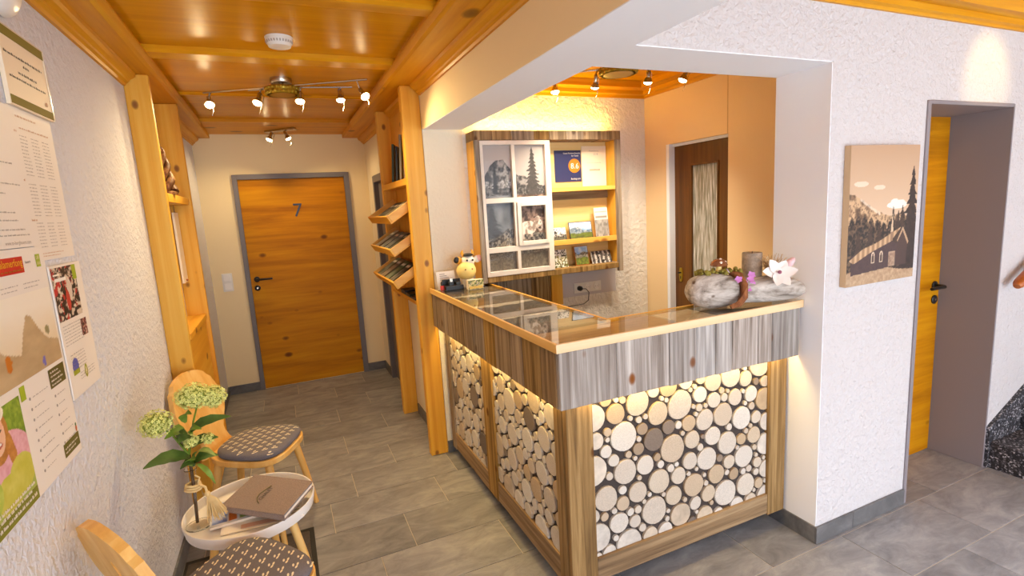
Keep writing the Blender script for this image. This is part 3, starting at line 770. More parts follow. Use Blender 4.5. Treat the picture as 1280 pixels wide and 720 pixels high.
MB().box(1.167, 2.195, 3.204, YB - .001, 1.178, 2.03).build('back_panel', M['display_back'], dsp)
for z0, z1 in ((1.694, 1.722), (1.336, 1.371)):
    MB().box(1.672, 2.195, 3.098, 3.203, z0, z0 + .014).box(1.672, 2.195, 3.088, 3.0975, z0, z1).build('shelf', M['pine_x'], dsp, bevel=.001)
MB().box(1.672, 2.195, 3.192, 3.2035, 1.64, 1.692).build('shelf_backing', M['barn_x'], dsp)
sash = MB()
for a, b_, c, d in [(1.179, 1.199, 1.178, 2.026), (1.631, 1.669, 1.178, 2.026), (1.199, 1.631, 2.0, 2.026), (1.199, 1.631, 1.178, 1.209), (1.199, 1.631, 1.641, 1.672), (1.199, 1.631, 1.328, 1.362), (1.390, 1.414, 1.672, 2.0), (1.390, 1.408, 1.362, 1.641), (1.396, 1.420, 1.209, 1.328)]:
    sash.box(a, b_, 3.062, 3.087, c, d)
so = sash.build('window_sash', M['sash_white'], dsp, bevel=.0015)
sc2 = MB()
for a, b_, c, d in [(1.409, 1.436, 1.363, 1.640), (1.612, 1.632, 1.363, 1.640), (1.436, 1.612, 1.614, 1.640), (1.436, 1.612, 1.363, 1.388)]:
    sc2.box(a, b_, 3.054, 3.07, c, d)
sc2.build('small_casement', M['sash_white'], dsp, bevel=.0015)
# the old landscape photograph behind the panes, cut into six
p = Paint(150, 270, (190, 180, 172))
n = p.noise(4, 6, 1); nf = p.noise(22, 30, 2); nh = p.noise(50, 60, 4)
p.put(p.Y > -1, (158, 148, 142), (178, 166, 158), p.Y + .3 * n)
r1 = p.line([(0, .70), (.06, .76), (.14, .83), (.22, .87), (.33, .875), (.40, .83), (.48, .78), (.55, .75), (.65, .75), (.75, .70), (.85, .68), (1, .66)]) + .02 * (p.noise(18, .01, 5) - .5)
p.put(p.Y < r1, (58, 54, 54), (150, 142, 136), (nf - .5) * 4 + .42)
p.put((p.Y < .70 + .02 * nf) & (p.X < .5), (186, 180, 176), (70, 66, 64), nh * 2 - .5)
p.put(p.Y < .645 + .03 * nf, (46, 44, 44), (120, 114, 110), (nh - .5) * 4 + .4)
p.put((p.Y < .60) & (p.X < .5), (62, 62, 64), (126, 126, 126), (n - .5) * 3 + .5)
p.put((p.Y < .60) & (p.X >= .5), (70, 54, 46), (150, 122, 106), (nf - .5) * 4 + .4)
p.put(p.fir(.78, .60, .965, .14, 7), (50, 46, 44), (84, 76, 72), nh)
p.put(p.fir(.2, .62, .86, .05, 9), (40, 38, 40))
p.put(p.fir(.12, .24, .52, .2, 12), (46, 46, 48), (76, 76, 78), nh)
hill = p.line([(0, .26), (.2, .28), (.35, .34), (.5, .33), (.7, .30), (1, .28)])
p.put(p.Y < hill, (56, 52, 50), (140, 132, 120), (nh - .5) * 4 + .4)
p.put(p.Y < hill - .07, (96, 86, 72), (176, 160, 136), nh * 1.8 - .5)
p.put(p.Y < .12 + .02 * nf, (150, 136, 112), (78, 70, 60), nh)
body = p.ell(.67, .335, .13, .055) | p.ell(.83, .375, .07, .05) | p.ell(.86, .34, .05, .035) | p.rect(.56, .6, .25, .32) | p.rect(.7, .74, .26, .32)
p.put(body, (150, 128, 112), (232, 216, 200), (nf - .5) * 4 + .6)
p.put(p.ell(.76, .40, .05, .012) | p.ell(.91, .402, .05, .012), (150, 120, 104))
p.put(p.ell(.815, .375, .008, .006) | p.ell(.865, .372, .008, .006) | p.ell(.855, .33, .02, .008), (60, 46, 42))
PX = lambda x: (x - 1.185) / .46; PZ = lambda z: (z - 1.2) / .812
for a, b_, c, d in [(1.195, 1.392, 1.668, 2.004), (1.412, 1.635, 1.668, 2.004), (1.195, 1.392, 1.36, 1.645), (1.43, 1.618, 1.38, 1.622), (1.195, 1.398, 1.205, 1.332), (1.418, 1.635, 1.205, 1.332)]:
    i0, i1 = int(PX(a) * 150), min(150, int(PX(b_) * 150) + 1); j0, j1 = int((1 - PZ(d)) * 270), min(270, int((1 - PZ(c)) * 270) + 1)
    picture('photo_print', p.a[max(j0, 0):j1, max(i0, 0):i1], (a, 3.0835, c), (b_ - a, 0, 0), (0, 0, d - c), dsp)
    MB().box(a, b_, 3.0775, 3.080, c, d).build('glass_pane', M['pane'], dsp)
# plank panel under it
for a, b_ in ((1.212, 1.36), (1.36, 1.55), (1.55, 1.70)):
    MB().box(a + .001, b_ - .001, 3.196, YB - .001, .93, 1.136).build('lower_board', M['barn_zb'], dsp, bevel=.001)
MB().box(1.702, 1.79, 3.188, YB - .001, .905, 1.136).build('lower_stile', M['pine_z'], dsp, bevel=.001)
MB().box(1.212, 1.70, 3.188, YB - .001, .895, .929).build('lower_rail', M['pine_x'], dsp, bevel=.001)
lamp('shelf_top_glow', 'AREA', (1.69, 3.155, 2.094), 3.2, (1, .68, .12), dsp, (math.radians(180 - 18), 0, 0), shape='RECTANGLE', size=1.0, size_y=.015)
MB().box(1.2, 2.18, 3.15, 3.16, 2.0885, 2.0925).build('led_strip', M['led'], dsp)

# ================================================================== BROCHURE RACK (corridor, right) AND NICHE SHELF (left)
rk = thing('brochure_rack', 'built-in pine rack with tilted leaflet trays between two posts right of the corridor', 'rack', (.81, 3.7, 0))
MB().box(.756, .870, YB + .002, 3.282, 0, FZ - .001).build('post', M['pine_z'], rk, bevel=.003)
MB().box(.756, .870, 4.05, 4.11, 0, FZ - .001).build('post', M['pine_z'], rk, bevel=.003)
MB().box(.852, .870, 3.283, 4.049, 1.0, 2.309).build('back_panel', M['pine_z'], rk)
MB().box(.757, .851, 3.283, 4.049, 1.788, 1.83).build('shelf', M['pine_y'], rk, bevel=.002)
MB().box(.757, .851, 3.283, 4.049, 1.02, 1.045).build('shelf', M['pine_y'], rk, bevel=.002)
MB().prism([(PX0, 3.283, 2.31), (.858, 3.283, 2.31), (.85, 3.283, 2.325), (.836, 3.283, 2.34), (.82, 3.283, 2.35), (.815, 3.283, 2.369), (PX0 - .003, 3.283, 2.369)], (0, .766, 0)).build('top_moulding', M['ceil_board_y'], rk)
ta = math.atan(.62); ux = Vector((math.cos(ta), 0, math.sin(ta))); uz = Vector((-math.sin(ta), 0, math.cos(ta)))
for zt in (1.551, 1.343, 1.135):
    t0 = Vector((.648, 3.30, zt)); LT, DT = .235, .055
    MB().obox(t0 + uz * .0, ux * LT, (0, .735, 0), uz * .010).build('tray_floor', M['pine_y'], rk)
    MB().obox(t0 + uz * .010, ux * .012, (0, .735, 0), uz * (DT - .01)).build('tray_front', M['pine_y'], rk, bevel=.001)
    MB().obox(t0 + uz * .010 + ux * .0125, ux * (LT - .0125), (0, .012, 0), uz * (DT - .01)).build('tray_end', M['pine_x'], rk, bevel=.001)
    MB().obox(t0 + uz * .010 + ux * .0125 + Vector((0, .723, 0)), ux * (LT - .0125), (0, .012, 0), uz * (DT - .01)).build('tray_end', M['pine_x'], rk, bevel=.001)

nk = thing('niche_shelf', 'built-in pine niche of two uprights and shelves against the left wall', 'shelf', (-.55, 3.55, 0))
MB().box(XL, -.507, 3.20, 3.235, 0, FZ - .001).build('upright', M['pine_z'], nk, bevel=.003)
MB().box(XL, -.490, 3.92, 3.955, 0, FZ - .001).build('upright', M['pine_z'], nk, bevel=.003)
MB().box(XL, -.505, 3.236, 3.919, 1.745, 1.79).build('shelf', M['pine_y'], nk, bevel=.002)
MB().box(XL, -.503, 3.236, 3.919, 1.0, 1.033).build('shelf', M['pine_y'], nk, bevel=.002)
MB().box(-.53, -.512, 3.236, 3.919, .02, .999).build('lower_panel', M['pine_y'], nk)

# ================================================================== CHAIRS
def seat_outline(k=1.0, n=44, x0=-.022, x1=.385, wr=.150, wf=.215):
    pts = []; cx = (x0 + x1) / 2; hl = (x1 - x0) / 2
    for i in range(n):
        a = 2 * math.pi * i / n; c, s = math.cos(a), math.sin(a); e = .62
        x = cx + hl * k * math.copysign(abs(c) ** e, c)
        t = (x - x0) / (x1 - x0); w = wr + (wf - wr) * min(1, max(0, t)) ** .8
        pts.append((x, w * k * math.copysign(abs(s) ** e, s)))
    return pts
HW = [(0, .125), (.03, .105), (.07, .090), (.10, .092), (.14, .125), (.18, .162), (.22, .182), (.25, .187), (.28, .184), (.31, .176), (.345, .162), (.37, .155), (.385, .135), (.41, .120), (.43, .085), (.442, .04), (.447, 0)]
HOLE = [(.30 + .032 * math.sin(a), .013 * math.cos(a)) for a in [math.pi * k / 8 - math.pi / 2 for k in range(9)]]
SEAT_Z = .452
def make_chair(x, y, face, label, clabel):
    f = math.radians(face)
    t = thing('farmhouse_chair', label, 'chair', (x, y, 0), f, 'pine chairs along the left wall')
    MB().prism([(a, b, SEAT_Z - .032) for a, b in seat_outline()], (0, 0, .032)).build('seat', M['chair'], t, local=True, smooth=35, bevel=.004)
    tl = math.radians(16); up = Vector((-math.sin(tl), 0, math.cos(tl))); nrm = Vector((math.cos(tl), 0, math.sin(tl)))
    o0 = Vector((-.008, 0, SEAT_Z - .03)); g = MB()
    for sg in (1, -1):
        side = [(u, w) for u, w in HW] ; inner = [(u, w) for u, w in HOLE][::-1]
        poly = [(u, w * sg) for u, w in side[:-1]] + [(.447, 0)] + [(u, w * sg) for u, w in inner] + [(0, 0)]
        g.prism([o0 + up * (u + .02) + Vector((0, s, 0)) for u, s in poly], nrm * -.026)
    g.build('backrest', M['chair'], t, local=True)
    for lx, ly, sx, sy in ((.03, .095, -.07, .05), (.03, -.095, -.07, -.05), (.31, .14, .06, .055), (.31, -.14, .06, -.055)):
        MB().tube([(lx, ly, SEAT_Z - .032), (lx + sx * .5, ly + sy * .5, .215), (lx + sx, ly + sy, 0)], [.020, .018, .013], 12).build('leg', M['chair'], t, local=True, smooth=40)
    # loose cushion lying on the seat
    c = thing('seat_cushion', clabel, 'cushion', (x, y, SEAT_Z), f, 'patterned seat cushions')
    h = .042; rings = [(0.955, .0015), (.985, .012), (.975, .024), (.92, .034), (.8, .040), (.6, .043), (.35, .044)]
    vs = []; fs = []; n_ = 44
    for k, z in rings: vs += [(a, b, z) for a, b in seat_outline(k, n_, .012, .378)]
    for i in range(len(rings) - 1):
        for j in range(n_): fs.append((i * n_ + j, i * n_ + (j + 1) % n_, (i + 1) * n_ + (j + 1) % n_, (i + 1) * n_ + j))
    fs += [tuple(range(n_))[::-1], tuple(range((len(rings) - 1) * n_, len(rings) * n_))]
    MB().add(vs, fs).build('cushion_pad', M['fabric'], c, local=True, smooth=60)
    g = MB(); cxm = .195
    def zc(a, b):
        # radial parameter against outline
        lo, hi = 0.0, 1.0
        t_ = (a - .012) / .366; w = .150 + .065 * max(0, min(1, t_)) ** .8
        q = (abs((a - cxm) / .183) ** (2 / .62) + abs(b / w) ** (2 / .62)) ** (.31)
        return q, float(np.interp(q, [.35, .6, .8, .92, .975], [.044, .043, .040, .034, .024]))
    for i in range(11):
        for j in range(11):
            a = .03 + i * .038; b = -.21 + j * .048 + (i % 2) * .024
            q, z = zc(a, b)
            if q > .955: continue
            for da, db, rot in ((0, -.0075, .5), (0, .0075, .9), (.012, .001, .7)):
                pts = []
                for kk in range(6):
                    an = math.pi * 2 * kk / 6; px = .0085 * math.cos(an); py = .0036 * math.sin(an)
                    xx = a + da + px * math.cos(rot) - py * math.sin(rot); yy = b + db + px * math.sin(rot) + py * math.cos(rot)
                    pts.append((xx, yy, zc(xx, yy)[1] + .0012))
                g.add(pts, [tuple(range(6))])
    tag(g.build('woven_motif', M['motif'], c, local=True, weld=False), kind='stuff')
    return t
make_chair(-.402, 3.01, -26, 'pine farmhouse chair with curved back standing by the niche upright, behind the round white table', 'charcoal patterned cushion on the chair behind the round table')
make_chair(-.402, 1.665, 36, 'pine farmhouse chair in front of the round white table, cut off by the lower edge', 'charcoal patterned cushion on the nearest chair, cut off by the lower edge')

# ================================================================== SIDE TABLE
TX, TY = -.2375, 2.280
tb = thing('side_table', 'small round white tray-top side table on pale wooden legs between the two chairs', 'table', (TX, TY, 0))
MB().lathe([(0, .422), (.229, .422), (.239, .426), (.247, .468), (.245, .472), (.241, .471), (.235, .436), (.229, .433), (0, .433)], (TX, TY, 0), 56).build('tray_top', M['white_lacquer'], tb, smooth=40)
for k in range(4):
    a = math.radians(-18 + 90 * k); c, s = math.cos(a), math.sin(a)
    MB().tube([(TX + .14 * c, TY + .14 * s, .4215), (TX + .185 * c, TY + .185 * s, .21), (TX + .225 * c, TY + .225 * s, 0)], [.017, .016, .011], 12).build('leg', M['chair'], tb, smooth=40)
MB().tube([(TX - .13, TY + .03, .41), (TX + .13, TY - .03, .41)], .012, 8).tube([(TX - .03, TY - .13, .41), (TX + .03, TY + .13, .41)], .012, 8).build('cross_bar', M['chair'], tb, smooth=40)
dm = thing('doormat', 'charcoal door mat with black rubber border on the tiles under the round table', 'mat', (-.31, 2.25, 0))
MB().box(-.585, -.04, 1.74, 2.74, .0005, .005).build('mat_pile', M['mat'], dm)
MB().box(-.598, -.015, 2.741, 2.765, .0005, .0045).box(-.598, -.015, 1.715, 1.739, .0005, .0045).box(-.598, -.586, 1.739, 2.741, .0005, .0045).box(-.039, -.015, 1.739, 2.741, .0005, .0045).build('rubber_border', M['rubber'], dm)

# ================================================================== PAPERS ON THE LEFT WALL
UY, UZ = (0, 1, 0), (0, 0, 1)
def sheet(name, label, cat, y0, y1, z0, z1, x=.0015, th=.0012, mat='paper', group=None):
    o = MB().box(XL + x, XL + x + th, y0, y1, z0, z1).build(name, M[mat])
    return tag(o, label, cat, group), XL + x + th + .0006
def rules(rows, x, mat, parent, name='print_lines'):
    """rows of word-like dashes: (y0, y1, z, height)"""
    g = MB(); rs = random.Random(len(rows) * 13 + int(rows[0][0] * 1000))
    for y0, y1, z, h in rows:
        y = y0
        while y < y1 - .004:
            w = min(rs.uniform(.006, .022), y1 - y); q = y
            while q < y + w - .0012:
                c = min(rs.choice((.0016, .0022, .0028)), y + w - q); k = rs.choice((.62, .7, .75, 1.0)); g.quad((x, q, z), (0, c, 0), (0, 0, h * k)); q += c + .0007
            y += w + .004
    return tag(g.build(name, M[mat], parent, weld=False), kind='stuff')
# framed notice
o, px = sheet('framed_notice', 'laminated landscape notice with olive-gold bands, topmost on the left wall', 'notice', 1.828, 2.12, 1.962, 2.172, x=.002, th=.010, mat='paper_warm')
MB().box(px - .0004, px + .0014, 1.829, 2.113, 2.143, 2.168).build('gold_band', M['olive_print'], o)
MB().box(px - .0004, px + .0010, 1.832, 2.117, 1.966, 1.988).build('gold_band', M['olive_print'], o)
MB().box(px - .0004, px + .002, 2.114, 2.1195, 1.963, 2.171).box(px - .0004, px + .002, 1.8285, 2.1135, 2.1685, 2.1715).build('frame_edge', M['bulb_off'], o)
rules([(1.84, 2.085, 2.098, .007), (1.95, 1.99, 2.080, .007), (1.91, 2.03, 2.056, .007), (1.85, 2.09, 2.038, .007)], px, 'blacktext', o)
MB().ball((px + .001, 2.075, 2.005), .007, 8, 6, (.2, 1, 1)).build('round_mark', M['redtext'], o)
# price list
o, px = sheet('price_list', 'tall cream price list with small columns of figures below the gold-banded notice', 'paper', 1.815, 2.107, 1.545, 1.961)
rules([(1.86, 1.99, 1.935, .006), (1.87, 2.07, 1.905, .005)], px, 'redtext', o)
rows = []
for z0, z1 in ((1.775, 1.885), (1.665, 1.755), (1.575, 1.648)):
    z = z1
    while z > z0:
        rows += [(1.862, 1.91, z, .0028), (1.935, 1.985, z, .0028), (2.01, 2.06, z, .0028)]; z -= .0095
rules(rows, px, 'greytext', o)
rules([(1.835, 1.85, 1.893, .006), (1.835, 1.845, 1.763, .006), (1.835, 1.87, 1.655, .006), (1.86, 2.02, 1.563, .003), (1.86, 1.99, 1.555, .003)], px, 'redtext', o)
# letter with web address
o, px = sheet('letter_sheet', 'white letter sheet with a web address, left of the price list', 'paper', 1.50, 1.818, 1.588, 1.955, x=.006)
rules([(1.53, 1.77, 1.80, .004), (1.53, 1.79, 1.747, .004), (1.53, 1.70, 1.722, .004), (1.53, 1.74, 1.675, .004), (1.53, 1.74, 1.655, .004), (1.53, 1.77, 1.632, .004), (1.53, 1.79, 1.618, .004)], px, 'greytext', o)
tag(MB().text('www.to-bergbauern.com', (px, 1.645, 1.596), UY, UZ, .010, maxw=.155).build('web_address', M['greytext'], o, weld=False))
# farm holiday poster
o, px = sheet('farm_poster', 'large farm-holiday poster with a red sign on top and a smiling woman with apples below', 'poster', 1.34, 1.858, .985, 1.586, x=.004)
MB().quad((px, 1.47, 1.525), (0, .252, 0), (0, 0, .041)).build('red_sign', plain('signal_red_print', rgb(206, 32, 22), .5), o, weld=False)
MB().text('alamerfong', (px + .0008, 1.716, 1.543), UY, UZ, .019, 'r', .15).build('sign_lettering', plain('yellow_print', rgb(244, 190, 40), .5), o, weld=False)
rules([(1.50, 1.715, 1.531, .004)], px + .0006, 'brass', o, 'sign_small_print')
MB().text('bauern', (px, 1.735, 1.546), UY, UZ, .008, maxw=.042).build('mark_lettering', M['blacktext'], o, weld=False)
gl = plain('lime_green_print', rgb(168, 186, 40), .5)
MB().quad((px, 1.800, 1.532), (0, .028, 0), (0, 0, .034)).build('green_badge', gl, o, weld=False)
MB().text('UR', (px + .0005, 1.803, 1.552), UY, UZ, .010, maxw=.022).text('LAUB', (px + .0005, 1.803, 1.538), UY, UZ, .008, maxw=.022).build('badge_lettering', M['paper_warm'], o, weld=False)
p = Paint(70, 56, (246, 234, 216)); n = p.noise(6, 8, 3)
p.put(p.Y > .0, (250, 240, 222), (232, 208, 168), 1.2 - p.Y * 1.6 + .2 * n)
mt = p.line([(0, .30), (.1, .38), (.16, .50), (.22, .52), (.30, .40), (.40, .34), (.48, .30), (.56, .58), (.62, .74), (.68, .70), (.75, .52), (.84, .36), (1, .28)])
p.put(p.Y < mt, (214, 186, 142), (176, 146, 106), n)
p.put(p.ell(.33, .28, .035, .10), (206, 120, 34)); p.put(p.ell(.74, .10, .02, .07), (120, 112, 190)); p.put(p.ell(.86, .46, .03, .06), (150, 140, 96))
picture('map_picture', p.a, (px, 1.40, 1.268), (0, .445, 0), (0, 0, .205), o)
rules([(1.42, 1.56, 1.495, .003), (1.58, 1.67, 1.495, .003), (1.70, 1.80, 1.495, .003), (1.42, 1.55, 1.484, .003), (1.58, 1.66, 1.484, .003), (1.70, 1.79, 1.484, .003)], px, 'greytext', o)
MB().quad((px, 1.735, 1.205), (0, .108, 0), (0, 0, .052)).build('olive_box', plain('olive_print', rgb(96, 88, 30), .5), o, weld=False)
rules([(1.745, 1.80, 1.245, .005), (1.745, 1.815, 1.234, .005), (1.745, 1.83, 1.222, .005), (1.745, 1.81, 1.211, .005)], px + .0006, 'paper', o, 'box_lettering')
MB().quad((px, 1.565, 1.225), (0, .028, 0), (0, 0, .036)).build('green_badge', gl, o, weld=False)
rows = []; g = MB()
for k in range(9):
    z = 1.245 - k * .027
    if k != 0: rows += [(1.625, 1.70 + .02 * math.sin(k * 2.1), z, .003)]; 
    if k: g.tube([(px + .0005, 1.607, z + .002), (px + .001, 1.607, z + .002)], .004, 8)
    if 2 < k: rows += [(1.765, 1.82 + .01 * math.sin(k), z + .016, .003)]; g.tube([(px + .0005, 1.75, z + .018), (px + .001, 1.75, z + .018)], .004, 8)
rules(rows, px, 'greytext', o, 'list_lines'); tag(g.build('list_dots', M['greytext'], o), kind='stuff')
p = Paint(96, 110, (178, 190, 88)); n = p.noise(7, 9, 8); nf = p.noise(20, 24, 9)
p.put(p.Y > .45, (226, 220, 180), (118, 150, 44), (p.X - .25) * 1.5 + n * .4)
p.put(p.ell(.78, .80, .26, .22), (96, 130, 34), (176, 196, 70), nf)
p.put(p.ell(.55, .40, .52, .34), (222, 150, 160), (244, 196, 204), nf)
p.put(p.ell(.40, .75, .24, .27), (168, 104, 44), (214, 150, 74), nf)          # hair
p.put(p.poly([(.55, .8), (.66, .7), (.72, .5), (.7, .38), (.58, .42), (.52, .6)]), (176, 108, 46), (222, 156, 80), nf)
p.put(p.ell(.40, .76, .165, .195), (236, 176, 140), (250, 206, 172), n)        # face
p.put(p.ell(.33, .79, .03, .013) | p.ell(.48, .79, .03, .013), (84, 56, 44))
p.put(p.ell(.41, .66, .075, .03), (196, 88, 78)); p.put(p.ell(.41, .667, .06, .014), (252, 244, 236))
p.put(p.ell(.42, .73, .018, .03), (226, 150, 116))
p.put(p.ell(.42, .955, .20, .09), (246, 236, 216))
p.put(p.ell(.75, .25, .28, .20) | p.ell(.42, .15, .26, .20), (196, 190, 60), (222, 214, 110), n)
p.put(p.ell(.1, .25, .2, .18), (206, 214, 110), (170, 190, 60), n)
picture('woman_photo', p.a, (px, 1.345, 1.02), (0, .212, 0), (0, 0, .226), o)
MB().quad((px, 1.345, .987), (0, .212, 0), (0, 0, .0327)).build('olive_footer', plain('olive_footer_print', rgb(130, 132, 38), .5), o, weld=False)
rules([(1.35, 1.545, 1.028, .008), (1.35, 1.525, 1.015, .008), (1.35, 1.545, .999, .008)], px + .0008, 'paper', o, 'footer_lettering')
MB().quad((px, 1.738, 1.005), (0, .115, 0), (0, 0, .038)).build('olive_box', plain('olive_print_b', rgb(104, 98, 34), .5), o, weld=False)
rules([(1.745, 1.845, 1.026, .005), (1.745, 1.82, 1.015, .005)], px + .0006, 'paper', o, 'box_lettering')
p = Paint(16, 20, (240, 232, 220)); p.put(p.ell(.5, .4, .3, .4), (206, 96, 40)); p.put(p.ell(.5, .8, .25, .2), (70, 110, 50))
picture('garden_mark', p.a, (px, 1.835, 1.045), (0, .018, 0), (0, 0, .026), o)
# event flyer
o, px = sheet('event_flyer', 'narrow event flyer with a dark photo of costumed people, right of the farm poster', 'flyer', 1.868, 2.118, 1.130, 1.526, x=.003, th=.004)
p = Paint(64, 64, (60, 44, 38)); n = p.noise(14, 14, 2); nf = p.noise(9, 7, 6)
p.put(n > .52, (206, 184, 160), (240, 226, 206), nf); p.put(nf > .62, (170, 30, 32), (214, 60, 52), n); p.put(n < .36, (30, 26, 24))
p.put(p.ell(.62, .55, .10, .22), (238, 226, 212), (214, 190, 170), n); p.put(p.ell(.5, .35, .08, .2), (200, 60, 50))
p.put(p.rect(.06, .32, .84, .88) | p.rect(.10, .55, .74, .79), (250, 246, 236))
picture('crowd_photo', p.a, (px, 1.874, 1.362), (0, .19, 0), (0, 0, .157), o)
MB().quad((px + .0005, 2.035, 1.474), (0, .033, 0), (0, 0, .045)).build('green_badge', gl, o, weld=False)
rules([(1.885, 2.04, 1.345 - .0095 * k, .003) for k in range(7)] + [(1.90, 2.02, 1.255 - .0095 * k, .003) for k in range(6)] + [(1.95, 2.08, 1.19 - .009 * k, .003) for k in range(3)], px, 'greytext', o)
p = Paint(20, 24, (120, 30, 36)); n = p.noise(8, 8, 4); p.put(n > .55, (214, 180, 160)); p.put(n < .4, (50, 26, 26))
picture('small_photo', p.a, (px, 2.03, 1.293), (0, .05, 0), (0, 0, .053), o)
p = Paint(24, 24, (250, 240, 226)); p.put(p.ell(.5, .45, .4, .45), (110, 110, 190)); p.put(p.rect(.1, .9, 0, .28), (170, 176, 50))
picture('house_mark', p.a, (px, 1.895, 1.195), (0, .06, 0), (0, 0, .055), o)
p = Paint(20, 24, (250, 240, 226)); p.put(p.ell(.5, .5, .38, .45), (170, 170, 50)); p.put(p.ell(.5, .5, .2, .26), (240, 226, 170))
picture('round_mark', p.a, (px, 1.985, 1.165), (0, .032, 0), (0, 0, .045), o)
# wall lamp, cut off by the corner of the frame
o = thing('wall_lamp', 'white bowl wall lamp above the notice, cut off by the upper left corner', 'wall lamp', (XL, 1.87, 2.19))
MB().box(XL, XL + .01, 1.80, 1.94, 2.21, 2.30).build('back_plate', M['white_plastic'], o)
vs = []; fs = []
for i in range(7):
    q = math.radians(14 + 76 * i / 6); r = .11 * math.sin(q); z = 2.192 + .10 * (1 - math.cos(q))
    for k in range(15):
        a = math.pi * (k / 14 - .5); vs.append((XL + .0105 + r * .42 * math.cos(a), 1.87 + r * math.sin(a), z))
for i in range(6):
    for k in range(14): fs.append((i * 15 + k, i * 15 + k + 1, (i + 1) * 15 + k + 1, (i + 1) * 15 + k))
fs.append(tuple(range(15))[::-1])
MB().add(vs, fs).build('lamp_shade', M['white_lacquer'], o, smooth=60)

# ================================================================== LIGHT SWITCH, SMOKE DETECTOR
o = thing('light_switch', 'white double light switch beside door 7', 'switch', (-.49, YE, 1.07))
MB().box(-.532, -.446, YE - .008, YE, .988, 1.156).build('switch_plate', M['white_plastic'], o, bevel=.002)
for z in (1.0, 1.083): MB().box(-.520, -.458, YE - .013, YE - .0082, z, z + .062).build('rocker', M['white_lacquer'], o, bevel=.002)
o = thing('smoke_detector', 'white round smoke detector on the corridor ceiling', 'smoke detector', (.10, 2.68, 2.43))
MB().lathe([(.058, 2.43), (.058, 2.412), (.052, 2.400), (.047, 2.389), (0, 2.386)], (.10, 2.68, 0), 36).build('detector_body', M['white_plastic'], o, smooth=35)
MB().lathe([(.0595, 2.4285), (.0595, 2.4245)], (.10, 2.68, 0), 36).build('detector_base', M['white_lacquer'], o)
g = MB()
for k in range(28):
    a = 2 * math.pi * k / 28; g.obox((.10 + .0525 * math.cos(a), 2.68 + .0525 * math.sin(a), 2.4015), (-.006 * math.sin(a), .006 * math.cos(a), 0), (.003 * math.cos(a), .003 * math.sin(a), 0), (.003 * math.cos(a), .003 * math.sin(a), .009))
tag(g.build('vent_slots', M['greytext'], o), kind='stuff')

# ================================================================== SPOT LIGHTS
def spot_head(par, top, bulb, d, on=True, pwr=14.5, col=(1, .74, .38), angle=2.3, cord=True):
    top, bulb, d = Vector(top), Vector(bulb), Vector(d).normalized()
    back = bulb - d * .075
    MB().tube([top, top + (back - top) * .5, back], .005, 8).build('stem', M['chrome'], par)
    MB().lathe([(.009, 0), (.012, .004), (.012, .040), (.016, .044), (.025, .066), (.0255, .068), (.0235, .066)], back, 18, d).build('spot_housing', M['chrome'], par, smooth=40)
    MB().lathe([(.0225, -.006), (.0235, .0), (.021, .006), (.014, .011), (0, .014)], bulb - d * .007, 18, d).build('lamp_face', M['bulb' if on else 'bulb_off'], par)
    if cord:
        s = Vector((.02, 0, 0)); MB().tube([back, back + s + Vector((0, 0, -.02)), bulb + s * .8 + Vector((0, 0, -.03)), bulb + s * .3 + Vector((0, 0, -.055))], .0016, 5).build('pull_cord', M['chrome'], par)
    if on:
        L = lamp('spot_beam', 'SPOT', bulb + d * .012, pwr, col, par, None, spot_size=angle, spot_blend=.7, shadow_soft_size=.03)
        L.rotation_euler = d.to_track_quat('-Z', 'Y').to_euler()
def rope_ring(par, c, r, h, n=22):
    MB().lathe([(r, -h), (r + .008, -h * .5), (r + .004, 0), (r + .008, h * .5), (r, h), (r - .012, h), (r - .012, -h), (r, -h)], c, 30).build('hub_ring', M['brass'], par, smooth=50)
    g = MB(); c = Vector(c)
    for j in (-.5, .5):
        for k in range(n):
            a = 2 * math.pi * (k + j * .5) / n; g.ball(c + Vector((math.cos(a) * (r + .006), math.sin(a) * (r + .006), h * j)), .010, 6, 5)
    tag(g.build('rope_beads', M['brass'], par, smooth=60), kind='stuff')
tl = thing('track_light', 'nickel rod ceiling light with five spots round a roped ring, in the corridor', 'ceiling light', (.112, 3.43, 2.43))
MB().lathe([(.06, 2.43), (.06, 2.405), (.055, 2.398), (0, 2.398)], (.112, 3.43, 0), 24).build('ceiling_cup', M['chrome'], tl, smooth=40)
MB().tube([(.112, 3.43, 2.3985), (.112, 3.43, 2.36)], .012, 8).build('centre_stem', M['chrome'], tl)
rope_ring(tl, (.112, 3.43, 2.358), .082, .022)
MB().tube([(-0.312, 3.636, 2.381), (0.559, 3.157, 2.381)], .006, 8).build('rod', M['chrome'], tl)
MB().tube([(-0.069, 3.516, 2.378), (0.213, 3.397, 2.378), (0.498, 3.344, 2.378)], .006, 8).build('rod', M['chrome'], tl)
for top, bulb, d in [((-0.275, 3.616, 2.376), (-0.283, 3.589, 2.299), (0.05, -0.62, -0.75)), ((0.000, 3.467, 2.376), (-0.030, 3.451, 2.288), (-0.3, -0.35, -0.9)), ((0.213, 3.365, 2.376), (0.198, 3.355, 2.283), (-0.1, -0.35, -0.9)), ((0.441, 3.355, 2.376), (0.427, 3.355, 2.296), (0, -0.2, -1)), ((0.506, 3.184, 2.376), (0.541, 3.152, 2.280), (0.3, -0.6, -0.75))]:
    spot_head(tl, top, bulb, d)
tl = thing('twin_spotlight', 'small nickel ceiling light with two spots above door 7', 'ceiling light', (.10, 5.1, 2.405))
MB().obox((-.02, 5.22, 2.385), (.235, -.22, 0), (.03, .05, 0), (0, 0, .02)).build('base_bar', M['chrome'], tl, bevel=.004)
spot_head(tl, (.03, 5.20, 2.386), (.012, 5.10, 2.305), (-.35, -.12, -.8), pwr=13.5)
spot_head(tl, (.16, 5.09, 2.386), (.17, 5.03, 2.305), (.35, -.05, -.8), pwr=13.5)
